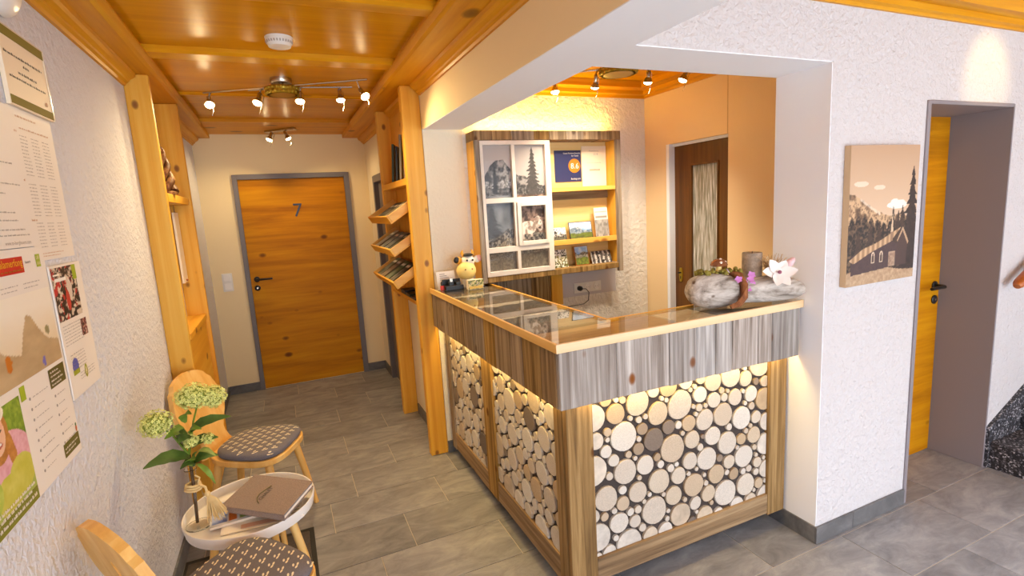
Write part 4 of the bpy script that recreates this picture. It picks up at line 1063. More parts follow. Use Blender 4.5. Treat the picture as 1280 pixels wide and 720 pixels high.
tl = thing('alcove_track_light', 'curved nickel ceiling light with four spots over the reception alcove', 'ceiling light', (1.90, 2.62, 2.43))
MB().lathe([(.06, 2.43), (.06, 2.405), (0, 2.40)], (1.90, 2.62, 0), 24).build('ceiling_cup', M['chrome'], tl, smooth=40)
MB().tube([(1.90, 2.62, 2.401), (1.90, 2.62, 2.365)], .012, 8).build('centre_stem', M['chrome'], tl)
rope_ring(tl, (1.90, 2.62, 2.355), .10, .020)
MB().tube([(1.56, 2.90, 2.372), (1.75, 2.71, 2.372), (1.95, 2.60, 2.372), (2.35, 2.52, 2.372)], .006, 8).build('rod', M['chrome'], tl)
for top, bulb, d, on in [((1.62, 2.84, 2.37), (1.597, 2.833, 2.268), (0, -.12, -1), True), ((1.80, 2.685, 2.37), (1.775, 2.68, 2.268), (.1, .38, -1), False), ((1.99, 2.595, 2.37), (2.03, 2.52, 2.268), (.05, .25, -1), True), ((2.24, 2.545, 2.37), (2.23, 2.46, 2.275), (-.35, .2, -.9), False)]:
    spot_head(tl, top, bulb, d, True, pwr=20, angle=1.9, col=(1, .88, .68))
tl = thing('downlight', 'brass ceiling spot on the lobby ceiling aimed at the wall above the right door', 'ceiling light', (3.22, .92, 2.43))
MB().lathe([(.04, 2.43), (.04, 2.41), (.034, 2.405), (0, 2.405)], (3.22, .92, 0), 20).build('ceiling_cup', M['brass'], tl, smooth=40)
spot_head(tl, (3.22, .92, 2.406), (3.22, .99, 2.33), (0, .88, -.42), pwr=5, col=(1, .70, .28), angle=.95, cord=False)

# ================================================================== CANVAS PICTURE
o = thing('chapel_canvas', 'sepia canvas print of a mountain chapel between spruces', 'picture', (2.42, YF, 1.48))
MB().box(2.187, 2.660, YF - .028, YF - .001, 1.189, 1.784).build('stretcher', plain('canvas_side', rgb(196, 164, 130), .8), o)
p = Paint(150, 190, (206, 172, 138)); n = p.noise(5, 6, 3); nf = p.noise(16, 20, 4); nh = p.noise(44, 60, 5)
p.put(p.Y > -1, (226, 198, 168), (186, 150, 118), p.Y * 1.3 - .35)
p.put(p.ell(.16, .73, .10, .02) | p.ell(.42, .70, .08, .018), (238, 220, 198), alpha=.7)
p.put(p.ell(.70, .565, .14, .030) | p.ell(.655, .585, .065, .026) | p.ell(.75, .58, .06, .022) | p.ell(.60, .565, .06, .018), (246, 234, 218))
mt = p.line([(0, .66), (.07, .655), (.16, .63), (.28, .58), (.4, .54), (.52, .50), (.62, .49), (.75, .50), (1, .44)]) + .02 * (nf - .5)
p.put(p.Y < mt, (204, 168, 128), (96, 72, 52), (nf - .5) * 4 + .4); p.put((p.Y < mt) & (nh > .60), (140, 108, 80))
p.put((p.Y < mt + .0) & (p.Y > mt - .02) & (p.X < .45) & (p.X > .15), (240, 224, 204), alpha=.6)
tr = .40 + .05 * nh + .06 * np.abs(np.sin(p.X * 34)) + .03 * np.sin(p.X * 9)
p.put(p.Y < tr, (36, 28, 24), (110, 86, 64), (nh - .5) * 4 + .4)
for cx, y1, wd, s in [(.64, .55, .05, 1), (.72, .52, .06, 2), (.78, .56, .06, 3), (.32, .44, .05, 4), (.45, .46, .05, 5), (.15, .40, .05, 8)]:
    p.put(p.fir(cx, .2, y1, wd * 1.6, s), (48, 36, 30), (88, 66, 50), nh)
p.put(p.fir(.92, .08, .84, .20, 6), (36, 26, 24), (70, 52, 42), nh)
p.put(p.Y < .10 + .03 * np.sin(p.X * 5), (206, 178, 144), (150, 118, 88), nh)
p.put(p.poly([(.06, .08), (.06, .22), (.36, .27), (.62, .30), (.80, .26), (.82, .12), (.5, .10)]), (62, 46, 50), (88, 66, 60), nh)
p.put(p.poly([(.03, .19), (.22, .265), (.42, .30), (.78, .40), (.62, .295), (.34, .235), (.10, .165)]), (206, 170, 130), (152, 118, 86), np.sin(p.X * 90) * .5 + .5)
p.put(p.poly([(.72, .30), (.80, .40), (.90, .28), (.88, .26), (.80, .36), (.74, .28)]), (190, 156, 122))
p.put(p.poly([(.72, .28), (.80, .37), (.88, .27), (.87, .11), (.72, .11)]), (76, 56, 50))
p.put(p.poly([(.615, .36), (.635, .52), (.655, .36)]), (214, 186, 152)); p.put(p.rect(.615, .655, .30, .37), (150, 118, 92)); p.put(p.rect(.632, .638, .5, .56), (60, 46, 40))
for cx in (.37, .49): p.put(p.ell(cx, .20, .024, .035) | p.rect(cx - .024, cx + .024, .155, .20), (226, 204, 176)); p.put(p.ell(cx, .198, .014, .026) | p.rect(cx - .014, cx + .014, .16, .2), (84, 64, 56))
p.put(p.rect(.60, .70, .11, .22), (200, 172, 142), (120, 92, 76), nh)
picture('canvas_print', p.a, (2.187, YF - .0286, 1.189), (.473, 0, 0), (0, 0, .595), o)
# side wrap of the print
MB().box(2.1862, 2.1869, YF - .028, YF - .001, 1.19, 1.783).build('canvas_wrap', plain('canvas_wrap', rgb(212, 180, 142), .8), o)

# ================================================================== SOCKETS ON THE BACK WALL
struct(MB().box(1.80, 2.262, YB - .004, YB, .944, 1.135).build('trim_6', plain('smooth_grey_wall_patch', rgb(206, 200, 204), .6)))
o = thing('triple_socket', 'white triple power socket below the wall display', 'socket', (2.01, YB - .004, 1.0))
MB().box(1.894, 2.126, YB - .012, YB - .0045, .966, 1.038).build('socket_frame', M['white_plastic'], o, bevel=.002)
for k in range(3):
    cx = 1.934 + .076 * k
    MB().lathe([(.027, 0), (.027, .004), (.022, .004), (.020, -.004), (0, -.004)], (cx, YB - .0125, 1.002), 22, (0, -1, 0)).build('socket_insert', M['white_lacquer'], o, smooth=40)
    MB().ball((cx - .009, YB - .011, 1.002), .003, 6, 4).ball((cx + .009, YB - .011, 1.002), .003, 6, 4).build('pin_holes', M['black'], o)
o = thing('power_cable', 'black plug and cable hanging from the left socket', 'cable', (1.934, YB - .03, .99))
MB().lathe([(.018, .0), (.018, .022), (.010, .034), (0, .034)], (1.934, YB - .0175, 1.002), 14, (0, -1, 0)).build('plug', M['black'], o, smooth=40)
MB().tube([(1.934, YB - .05, 1.002), (1.965, YB - .06, 1.0), (1.995, YB - .05, .97), (1.995, YB - .04, .91), (1.96, YB - .03, .885), (1.85, YB - .025, .88), (1.70, YB - .045, .885), (1.60, YB - .05, .88)], .003, 6).build('cord', M['black'], o, smooth=60)

# ================================================================== CARDS IN THE WALL DISPLAY
def card(name, label, cat, img, x0, x1, z0, z1, y=3.13, lean=.03, rim=None, group=None, th=.004):
    o = thing(name, label, cat, ((x0 + x1) / 2, y, z0), 0, group)
    MB().hexa([(x0, y, z0), (x1, y, z0), (x1, y + th, z0), (x0, y + th, z0), (x0, y + lean, z1), (x1, y + lean, z1), (x1, y + lean + th, z1), (x0, y + lean + th, z1)]).build('card_stock', M[rim or 'paper'], o)
    mx = .004 if rim else 0; k = (z1 - z0); e = .0008
    picture('picture_print', img, (x0 + mx, y - e + lean * mx / k, z0 + mx), (x1 - x0 - 2 * mx, 0, 0), (0, lean * (1 - 2 * mx / k), k - 2 * mx), o)
    return o
def scen(w, h, seed, sky, mtn, fg, dark=None, patch=None):
    p = Paint(w, h, sky); n = p.noise(5, 5, seed); nf = p.noise(14, 14, seed + 2)
    p.put(p.Y > .6, sky, (250, 250, 250), n); p.put(p.Y < .55 + .35 * p.noise(3, .01, seed + 5, 3) - .1, mtn, (235, 232, 226), nf * 1.2 - .3)
    p.put(p.Y < .34 + .1 * n, fg, (60, 60, 30), nf)
    if dark: p.put(nf < .42, dark)
    if patch: p.put(nf > .6, patch)
    return p.a
G1 = 'cards on the middle shelf of the wall display'; G2 = 'cards on the lowest shelf of the wall display'
card('folding_card', 'black and white photo card beside the white sash, middle shelf', 'card', scen(28, 22, 3, (220, 212, 200), (110, 100, 92), (120, 112, 100), (40, 36, 34)), 1.70, 1.812, 1.352, 1.452, group=G1)
card('postcard', 'landscape postcard of a green lake between mountains, middle shelf', 'postcard', scen(40, 24, 8, (120, 160, 210), (70, 90, 110), (120, 140, 40)), 1.838, 2.024, 1.352, 1.482, rim='blacktext', group=G1)
card('leaflet', 'tall white leaflet with a snowy photo at the right end of the middle shelf', 'leaflet', (lambda p: (p.put(p.Y < .62, (210, 204, 196), (90, 84, 80), p.noise(9, 9, 4)), p.put(p.rect(.1, .9, .66, .72) | p.rect(.1, .9, .85, .87), (150, 140, 130)), p.a)[2])(Paint(24, 44, (240, 226, 206))), 2.05, 2.162, 1.352, 1.572, group=G1)
card('folding_card', 'photo card of white blossoms with a grey header, lowest shelf', 'card', scen(26, 30, 12, (210, 200, 180), (150, 140, 60), (190, 180, 80), (60, 56, 30), (246, 240, 226)), 1.705, 1.812, 1.1785, 1.30, group=G2)
card('framed_card', 'upright picture card of a chalet under blue sky with a brown rim, lowest shelf', 'card', scen(26, 32, 16, (110, 160, 220), (90, 80, 60), (150, 170, 50)), 1.874, 1.986, 1.1785, 1.312, rim='rail', group=G2)
card('photo_card', 'dark card with pale tree trunks at the right end of the lowest shelf', 'card', (lambda p: (p.put(np.sin(p.X * 30 + 3 * p.noise(3, 3, 2)) > .3, (220, 212, 204)), p.put(p.noise(9, 9, 5) < .38, (40, 36, 34)), p.a)[2])(Paint(40, 24, (96, 88, 84))), 2.01, 2.176, 1.1785, 1.264, group=G2)
# review badge and certificate pinned to the back panel
yb = 3.2025
o = thing('review_badge', 'dark blue review badge with an orange 8.6 circle in the wall display', 'sign', (1.87, yb, 1.78))
MB().box(1.775, 1.985, yb - .004, yb + .001, 1.762, 1.975).build('badge_panel', plain('navy_print', rgb(44, 48, 92), .4), o)
MB().lathe([(.048, 0), (.048, .0012)], (1.930, yb - .0042, 1.870), 32, (0, -1, 0)).build('score_circle', plain('orange_print', rgb(206, 122, 8), .6), o)
MB().text('8.6', (1.931, yb - .0062, 1.851), (1, 0, 0), UZ, .038, 'c').text('Guest Review Awards', (1.978, yb - .0052, 1.951), (1, 0, 0), UZ, .0105, 'r', .135).text('for Guest', (1.965, yb - .0052, 1.934), (1, 0, 0), UZ, .0100, 'r', .06).text('Booking.com', (1.975, yb - .0052, 1.776), (1, 0, 0), UZ, .0125, 'r', .075).build('lettering', M['paper'], o, weld=False)
o = thing('certificate', 'cream certificate sheet beside the blue 8.6 badge', 'paper', (2.09, yb, 1.73))
MB().box(1.990, 2.192, yb - .007, yb - .0045, 1.726, 2.002).build('certificate_sheet', M['paper_warm'], o)
MB().text('Auszeichnung', (2.09, yb - .0078, 1.965), (1, 0, 0), UZ, .010, 'c', .09).text('2018', (2.105, yb - .0078, 1.940), (1, 0, 0), UZ, .014, 'c', .045).text('Unterkunft Auszeichnung', (2.09, yb - .0078, 1.885), (1, 0, 0), UZ, .008, 'c', .13).build('lettering', M['greytext'], o, weld=False)
MB().text('#######', (2.095, yb - .0078, 1.832), (1, 0, 0), UZ, .015, 'c', .10).build('bold_lettering', M['blacktext'], o, weld=False)

# ================================================================== THINGS ON THE SIDE TABLE
vx, vy, vz = -.418, 2.205, .4675
o = thing('glass_vase', 'clear conical glass vase tied with straw cord on the round white table', 'vase', (vx, vy, vz))
prof = [(.001, 0), (.044, 0), (.047, .006), (.045, .03), (.036, .10), (.024, .165), (.018, .195), (.0175, .225), (.022, .240), (.0195, .240), (.0155, .225), (.016, .195), (.022, .163), (.034, .10), (.043, .03), (.043, .010), (.001, .008)]
MB().lathe(prof, (vx, vy, vz), 28).build('vase_body', M['pane'], o, smooth=50)
MB().lathe([(.0465, .0), (.0475, .003), (.0465, .006)], (vx, vy, vz), 28).lathe([(.0215, .239), (.0225, .241), (.0215, .2425)], (vx, vy, vz), 20).build('vase_rim', M['glass'], o, smooth=50)
g = MB()
for k in range(3):
    z = vz + .160 + .009 * k; r = .0285 - .0022 * k
    g.tube([(vx + r * math.cos(a), vy + r * math.sin(a), z + .002 * math.sin(a * 2)) for a in [2 * math.pi * i / 18 for i in range(19)]], .0045, 6)
g.tube([(vx + .025, vy - .015, vz + .175), (vx + .045, vy - .03, vz + .168), (vx + .05, vy - .038, vz + .14)], .005, 6)
g.tube([(vx + .02, vy - .02, vz + .18), (vx + .03, vy - .025, vz + .21), (vx + .015, vy - .02, vz + .22)], .0035, 6)
g.build('straw_cord', M['rope'], o, smooth=60)
g = MB(); rs = random.Random(5); t0 = Vector((vx + .05, vy - .038, vz + .142))
for k in range(70):
    e = t0 + Vector((rs.uniform(-.01, .058), rs.uniform(-.03, .02), -.098 + rs.uniform(-.012, .012)))
    m_ = t0.lerp(e, .45) + Vector((0, 0, .014)); g.tube([t0, m_, e], [.002, .0022, .0014], 4)
g.ball(t0, .011, 8, 6)
tag(g.build('tassel', M['rope'], o), kind='stuff')

o = thing('snowball_spray', 'green-white snowball flower spray with dark leaves in the glass vase', 'flowers', (vx, vy, vz + .012))
top = Vector((vx + .004, vy, vz + .30))
HL = Vector((-.492, 2.16, .930)); HT = Vector((-.352, 2.21, .985)); HS = Vector((-.395, 2.17, .835))
MB().tube([(vx - .006, vy + .004, vz + .014), (vx + .002, vy, vz + .15), top], .006, 7).build('stem', M['stem'], o, smooth=60)
for h in (HL, HT, HS):
    MB().tube([top, top.lerp(h, .5) + Vector((0, 0, .02)), h], [.005, .004, .003], 6).build('stem', M['leaf2'], o, smooth=60)
def head(c, rx, ry, rz, n, seed, nm='flower_head'):
    g = MB(); rs = random.Random(seed)
    for k in range(n):
        u = 1 - 2 * (k + .5) / n; ph = k * 2.39996; q = math.sqrt(1 - u * u)
        d = Vector((q * math.cos(ph), q * math.sin(ph), u)); pos = c + Vector((d.x * rx, d.y * ry, d.z * rz)) * rs.uniform(.82, 1.05)
        d = (d + Vector((rs.uniform(-.4, .4), rs.uniform(-.4, .4), rs.uniform(-.2, .5)))).normalized()
        a = d.cross(Vector((.3, .2, 1))).normalized(); b = d.cross(a); r = rs.uniform(.0075, .012); t = rs.uniform(0, 1.5)
        vs = [pos + d * .001]
        for i in range(5):
            an = t + 2 * math.pi * i / 5
            for da, rr in ((-.5, .62), (0, 1.0), (.5, .62)): vs.append(pos + (a * math.cos(an + da) + b * math.sin(an + da)) * r * rr + d * (.003 if da == 0 else .001))
        g.add(vs, [(0, 1 + 3 * i, 2 + 3 * i, 3 + 3 * i) for i in range(5)])
    hd = g.build(nm, M['floret_b'], o, weld=False); tag(hd, kind='stuff')
    MB().ball(c, 1, 10, 7, (rx * .8, ry * .8, rz * .8)).build('flower_core', plain('lime_core', rgb(150, 164, 66), .7), hd, smooth=60)
head(HL, .056, .05, .048, 150, 1); head(HT + Vector((-.018, 0, .012)), .066, .055, .046, 190, 2); head(HT + Vector((.045, .01, -.005)), .048, .045, .042, 130, 3)
head(HS, .026, .024, .024, 40, 4); head(Vector((-.335, 2.16, .835)), .02, .02, .02, 28, 5)
def leaf(base, tip, wd, mat, roll=0, droop=.02):
    base, tip = Vector(base), Vector(tip); ax = tip - base; L = ax.length; ax.normalize()
    sd = ax.cross(Vector((math.sin(roll), -.6, math.cos(roll)))).normalized(); nn = sd.cross(ax)
    vs = []; K = 9
    for i in range(K):
        t = i / (K - 1); w = wd * math.sin(math.pi * min(1, t * .93 + .05)) ** .8 * (1 - .3 * t) * (1 + .12 * ((i % 2) - .5)); c = base + ax * L * t + nn * (-droop * 4 * t * (t - 1)) - Vector((0, 0, droop * t * t))
        vs += [c + sd * w + nn * w * .25, c, c - sd * w + nn * w * .25]
    fs = []
    for i in range(K - 1): a = i * 3; fs += [(a, a + 1, a + 4, a + 3), (a + 1, a + 2, a + 5, a + 4)]
    MB().add(vs, fs).build('leaf', M[mat], o, smooth=70, weld=False)
for b, t, w, m_, r in [((-.41, 2.19, .765), (-.548, 2.13, .800), .034, 'leaf', .2), ((-.41, 2.20, .80), (-.405, 2.15, .915), .030, 'leaf', -.3), ((-.405, 2.20, .84), (-.43, 2.13, .87), .028, 'leaf', .4), ((-.40, 2.2, .86), (-.248, 2.16, .925), .026, 'leaf', .6), ((-.40, 2.2, .79), (-.30, 2.15, .855), .030, 'leaf', 0), ((-.41, 2.2, .86), (-.475, 2.16, .885), .030, 'leaf2', 0), ((-.405, 2.2, .90), (-.375, 2.15, .965), .024, 'leaf2', .3), ((-.40, 2.2, .73), (-.31, 2.17, .775), .026, 'leaf', .3), ((-.40, 2.2, .72), (-.385, 2.14, .79), .026, 'leaf2', 0), ((-.41, 2.2, .72), (-.44, 2.15, .76), .024, 'leaf', 0), ((-.40, 2.2, .76), (-.315, 2.13, .79), .022, 'leaf2', .8), ((-.39, 2.2, .85), (-.35, 2.15, .90), .020, 'leaf2', 0), ((-.39, 2.19, .73), (-.335, 2.16, .665), .012, 'leaf2', 0)]:
    leaf(b, t, w, m_, r)

# magazines and binder
o = thing('picture_magazine', 'magazine with colourful picture strips under the grey binder', 'magazine', (-.22, 2.2, .4705))
a = Vector((-.375, 2.135, .4705)); e1 = Vector((.29, .02, 0)); e2 = Vector((-.015, .20, 0))
MB().obox(a, e1, e2, (0, 0, .010)).build('page_block', M['paper'], o, bevel=.001)
p = Paint(60, 44, (230, 228, 226)); n = p.noise(8, 8, 3)
p.put(p.rect(.03, .22, .1, .9), (96, 122, 196), (206, 214, 240), n * 1.4 - .2); p.put(p.rect(.24, .34, .1, .9), (226, 120, 40)); p.put(p.rect(.36, .58, .1, .9), (90, 120, 40), (216, 220, 120), n); p.put(p.rect(.6, .97, .1, .9), (70, 100, 150), (180, 200, 220), n)
picture('cover_print', p.a, a + Vector((0, 0, .0108)), e1, e2, o)
o = thing('newspaper', 'folded newspaper in the tray under the binder, at the table right rim', 'newspaper', (-.12, 2.2, .4635))
a = Vector((-.335, 2.085, .4645)); e1 = Vector((.30, -.02, 0)); e2 = Vector((.0, .24, 0))
MB().obox(a, e1, e2, (0, 0, .0055)).build('paper_fold', M['paper'], o, bevel=.001)
MB().quad(a + Vector((.07, .005, .0062)), Vector((.13, -.009, 0)), Vector((0, .03, 0))).build('picture_strip', plain('salmon_print', rgb(226, 178, 150), .6), o, weld=False)
rows_ = MB()
for k in range(9): rows_.obox(a + Vector((.21, .02 + .022 * k, .0061)), (.075, -.005, 0), (0, .006, 0), (0, 0, .0003))
tag(rows_.build('print_lines', M['greytext'], o), kind='stuff')
o = thing('felt_binder', 'taupe felt-covered binder lying on the magazines on the round table', 'binder', (-.16, 2.2, .503))
A_ = Vector((-.338, 2.205, .500)); B_ = Vector((-.104, 1.996, .503)); D_ = Vector((.014, 2.215, .503)); C_ = A_ + D_ - B_
e1 = B_ - A_; e2 = C_ - A_
MB().obox(A_ + Vector((0, 0, .0245)), e1, e2, (0, 0, .004)).build('front_cover', M['felt'], o, bevel=.0015)
MB().obox(A_ + Vector((0, 0, .002)), e1, e2, (0, 0, .004)).build('back_cover', M['felt'], o, bevel=.0015)
MB().obox(A_ + Vector((0, 0, .0061)), e1, e2 * .02, (0, 0, .0183)).build('spine', M['felt'], o, bevel=.001)
MB().obox(A_ + e2 * .03 + e1 * .02 + Vector((0, 0, .0062)), e1 * .965, e2 * .94, (0, 0, .013)).build('inner_pages', M['paper'], o)
MB().obox(A_ + e2 * .03 + e1 * .02 + Vector((0, 0, .0195)), e1 * .972, e2 * .94, (0, 0, .0048)).build('inner_sleeve', plain('grey_blue_sleeve', rgb(96, 104, 112), .4), o)
zt = .5325; pc = A_ + e1 * .47 + e2 * .45; u1 = (e2.normalized()); 
def PB(s, t): return Vector((pc.x, pc.y, zt)) + e2.normalized() * s - e1.normalized() * t
g = MB()
g.text('CHALET', PB(-.045, -.012), e2.normalized(), -e1.normalized(), .018, maxw=.10)
g.build('cover_lettering', M['blacktext'], o, weld=False)
g = MB(); g.tube([PB(-.065, -.015), PB(-.055, .0), PB(-.035, .016), PB(-.005, .022), PB(.03, .014), PB(.062, .006)], .0014, 5); g.build('hill_mark', plain('olive_mark', rgb(90, 92, 40), .6), o)

for o in [q for q in SC.objects if q.get('label') and q.name.split('.')[0] in ('glass_vase', 'snowball_spray', 'picture_magazine', 'newspaper', 'felt_binder')]:
    o.location += Vector((-.0065, .058, -.030))
# ================================================================== THINGS ON THE COUNTER
ZC = 1.1312
o = thing('cow_figurine', 'round yellow toy cow head with horns and spotted ears on the counter end', 'figurine', (1.02, 3.06, ZC))
cc = Vector((1.045, 3.085, 1.235))
cream = plain('cow_cream', rgb(246, 216, 130), .5); cw = plain('cow_white', rgb(244, 236, 220), .5); co = plain('cow_orange', rgb(236, 170, 50), .5)
MB().ball(cc, .062, 20, 14, (1, .92, .95)).build('muzzle', cream, o, smooth=60)
MB().ball(cc + Vector((.018, .012, .058)), .044, 16, 12, (1, .9, .85)).build('forehead', cw, o, smooth=60)
MB().ball(cc + Vector((.018, -.0, .098)), .030, 12, 8, (1.1, 1, .35)).build('black_tuft', M['black'], o, smooth=60)
for s in (-1, 1):
    e = MB().ball(cc + Vector((.018 + s * .062, .012, .066)), .026, 12, 8, (1, .45, .9)).build('ear', co if s < 0 else cw, o, smooth=60)
    MB().ball(cc + Vector((.018 + s * .074, .008, .070)), .020, 10, 8, (1, .5, 1.05)).build('ear_patch', M['black'] if s < 0 else plain('ear_pink', rgb(240, 180, 170), .5), o, smooth=60)
    MB().tube([cc + Vector((.018 + s * .026, .012, .092)), cc + Vector((.018 + s * .036, .012, .112)), cc + Vector((.018 + s * .030, .012, .128))], [.011, .009, .004], 8).build('horn', co, o, smooth=60)
    MB().ball(cc + Vector((.018 + s * .018, -.030, .066)), .007, 8, 6).build('eye', M['black'], o, smooth=60)
    MB().ball(cc + Vector((s * .022, -.052, .012)), .006, 8, 6, (1, .5, 1)).build('nostril', plain('nostril', rgb(170, 120, 60), .6), o, smooth=60)
MB().lathe([(.0, 0), (.040, 0), (.043, .01), (.034, .06), (.022, .075)], (1.052, 3.09, ZC), 18).build('body', cw, o, smooth=50)
o = thing('pen_tray', 'low black desk organiser with card slots at the counter end', 'organiser', (.94, 3.07, ZC))
MB().box(.885, 1.0, 3.02, 3.10, ZC, ZC + .028).box(.885, 1.0, 3.085, 3.10, ZC + .028, ZC + .06).box(.91, .94, 3.03, 3.06, ZC + .028, ZC + .05).box(.955, .985, 3.03, 3.06, ZC + .028, ZC + .046).build('organiser_body', M['black'], o, bevel=.002)
MB().box(.918, .935, 3.036, 3.054, ZC + .0505, ZC + .072).build('grey_cap', M['chrome'], o)
o = thing('red_stamp', 'small red stamp beside the black organiser', 'stamp', (.868, 3.055, ZC))
MB().box(.862, .882, 3.045, 3.065, ZC, ZC + .03).build('stamp_body', plain('red_plastic', rgb(200, 40, 30), .4), o, bevel=.002)
MB().lathe([(.008, .0305), (.009, .045), (.006, .055), (0, .057)], (.872, 3.055, ZC), 12).build('stamp_grip', M['black'], o, smooth=40)
o = thing('card_stack', 'white printed card standing behind the black organiser', 'card', (.93, 3.12, ZC))
MB().hexa([(.865, 3.125, ZC), (.985, 3.125, ZC), (.985, 3.129, ZC), (.865, 3.129, ZC), (.865, 3.15, ZC + .105), (.985, 3.15, ZC + .105), (.985, 3.154, ZC + .105), (.865, 3.154, ZC + .105)]).build('card', M['paper'], o)
g = MB()
for k in range(4): g.obox((.885, 3.1255 + .0235 * (.5 + .11 * k) - .0015, ZC + .105 * (.5 + .11 * k)), (.07 - .012 * k, 0, 0), (0, .0012, .005), (0, -.0004, 0))
tag(g.build('card_lines', M['greytext'], o), kind='stuff')
o = thing('visiting_card_box', 'clear box of patterned visiting cards in front of the toy cow', 'card box', (1.06, 2.975, ZC))
MB().box(1.0, 1.11, 2.945, 2.949, ZC, ZC + .07).box(1.0, 1.11, 2.996, 3.0, ZC, ZC + .075).box(1.0, 1.004, 2.949, 2.996, ZC, ZC + .07).box(1.106, 1.11, 2.949, 2.996, ZC, ZC + .07).build('box_shell', M['pane'], o)
MB().box(1.006, 1.104, 2.951, 2.99, ZC + .001, ZC + .058).build('card_block', M['paper_warm'], o)
p = Paint(24, 14, (236, 220, 150)); n = p.noise(6, 5, 6); p.put(n > .55, (120, 130, 60)); p.put(n < .38, (90, 70, 110)); p.put(p.rect(.1, .9, .1, .35), (240, 200, 90))
picture('top_card', p.a, (1.006, 2.9503, ZC + .002), (.098, 0, 0), (0, 0, .055), o)

# ---- driftwood planter
def lump(path, rad, seed, n=18, amp=.16, sq=1.0):
    g = MB(); P = [Vector(q) for q in path]; rs = np.random.RandomState(seed); ph = rs.uniform(0, 6.28, (6, 3)); vs = []; K = len(P)
    for i, c in enumerate(P):
        t = (P[min(i + 1, K - 1)] - P[max(i - 1, 0)]).normalized(); a = t.cross(Vector((0, 0, 1))).normalized(); b = a.cross(t)
        for k in range(n):
            an = 2 * math.pi * k / n; r = rad[i]
            w = 1 + amp * (math.sin(3 * an + ph[0, 0] + i * .35) * .5 + math.sin(5 * an + ph[1, 0] - i * .5) * .35 + math.sin(2 * an + i * .9 + ph[2, 0]) * .4 + .3 * math.sin(9 * an + ph[3, 0] + i * .2))
            vs.append(c + (a * math.cos(an) + b * math.sin(an) * sq) * r * w)
    fs = [(i * n + k, i * n + (k + 1) % n, (i + 1) * n + (k + 1) % n, (i + 1) * n + k) for i in range(K - 1) for k in range(n)]
    fs += [tuple(range(n))[::-1], tuple(range((K - 1) * n, K * n))]
    return g.add(vs, fs)
drift = wood('driftwood', rgb(112, 100, 90), rgb(178, 168, 158), rgb(214, 206, 198), 0, 34, 5, 6, .9, 1.0, .05, kdark=rgb(90, 66, 46), contrast=(.32, .5, .66))
moss = plain('moss', rgb(136, 124, 50), .95, bump=.6, bscale=200, var=.4, vscale=60)
o = thing('driftwood_planter', 'grey driftwood log planter at the right end of the counter', 'decoration', (1.82, 1.65, ZC))
s0, s1 = Vector((1.585, 1.715, 0)), Vector((2.055, 1.525, 0))
path = []; rad = []
for t, z, r in [(-.02, .085, .020), (0, .083, .052), (.05, .080, .066), (.12, .078, .074), (.2, .076, .074), (.28, .074, .070), (.36, .072, .064), (.44, .068, .058), (.52, .066, .056), (.60, .066, .058), (.70, .067, .056), (.80, .066, .054), (.88, .062, .048), (.95, .056, .038), (1.0, .052, .024)]:
    q = s0.lerp(s1, t); path.append((q.x, q.y, ZC + z + .002)); rad.append(r)
MB().box(0, 0, 0, 0, 0, 0) if False else None
lump(path, rad, 3, amp=.13).build('log', drift, o, smooth=70, sub=1)
g = MB(); rs = random.Random(9)
for k in range(90):
    t = rs.uniform(.08, .42); q = s0.lerp(s1, t); g.ball((q.x + rs.uniform(-.015, .015), q.y + rs.uniform(-.03, .02), ZC + .152 + rs.uniform(-.004, .012)), rs.uniform(.005, .011), 6, 5)
tag(g.build('moss_bed', moss, o, smooth=60), kind='stuff')
rootm = wood('brown_root', rgb(92, 52, 28), rgb(140, 84, 46), rgb(176, 116, 70), 2, 40, 8, 0, .8, .8, .05)
q = s0.lerp(s1, .29)
lump([(q.x + .02, q.y - .02, ZC + .150), (q.x + .035, q.y - .055, ZC + .140), (q.x + .035, q.y - .085, ZC + .100), (q.x + .028, q.y - .09, ZC + .055), (q.x + .005, q.y - .085, ZC + .025), (q.x - .025, q.y - .07, ZC + .013)], [.010, .016, .018, .016, .015, .010], 5, 10, .2).build('root', rootm, o, smooth=60)
q = s0.lerp(s1, .25)
o = thing('mushroom_ornament', 'shiny little toadstool ornament with a brown cap on the driftwood moss', 'ornament', (q.x, q.y, ZC + .142))
MB().lathe([(.013, 0), (.011, .018), (.009, .03)], (q.x + .005, q.y, ZC + .158), 12).build('stalk', cream, o, smooth=50)
MB().lathe([(.0, .024), (.034, .024), (.037, .028), (.031, .042), (.018, .052), (0, .055)], (q.x + .005, q.y, ZC + .158), 20).build('cap', plain('toadstool_cap', rgb(150, 100, 70), .15, .4), o, smooth=50)
MB().ball((q.x - .008, q.y - .024, ZC + .198), .007, 8, 6).ball((q.x + .018, q.y - .022, ZC + .199), .006, 8, 6).ball((q.x + .004, q.y - .01, ZC + .210), .006, 8, 6).build('cap_dots', M['paper'], o, smooth=50)
MB().ball((q.x + .03, q.y - .025, ZC + .158), .012, 8, 6).build('pebble', plain('lilac_pebble', rgb(190, 170, 200), .3), o, smooth=60)
q = s0.lerp(s1, .52)
o = thing('pillar_candle', 'mottled grey-brown pillar candle in the driftwood planter', 'candle', (q.x + .05, q.y + .03, ZC + .11))
MB().lathe([(.0, .10), (.040, .10), (.0415, .104), (.0415, .222), (.039, .226), (.030, .222), (0, .218)], (q.x + .05, q.y + .03, ZC), 26).build('wax_body', tone_mat('mottled_wax', [(0, rgb(168, 146, 124)), (1, rgb(186, 164, 142))], .6, .6, 45), o, smooth=40)
MB().tube([(q.x + .05, q.y + .03, ZC + .2185), (q.x + .051, q.y + .03, ZC + .231)], .0015, 5).build('wick', M['black'], o)
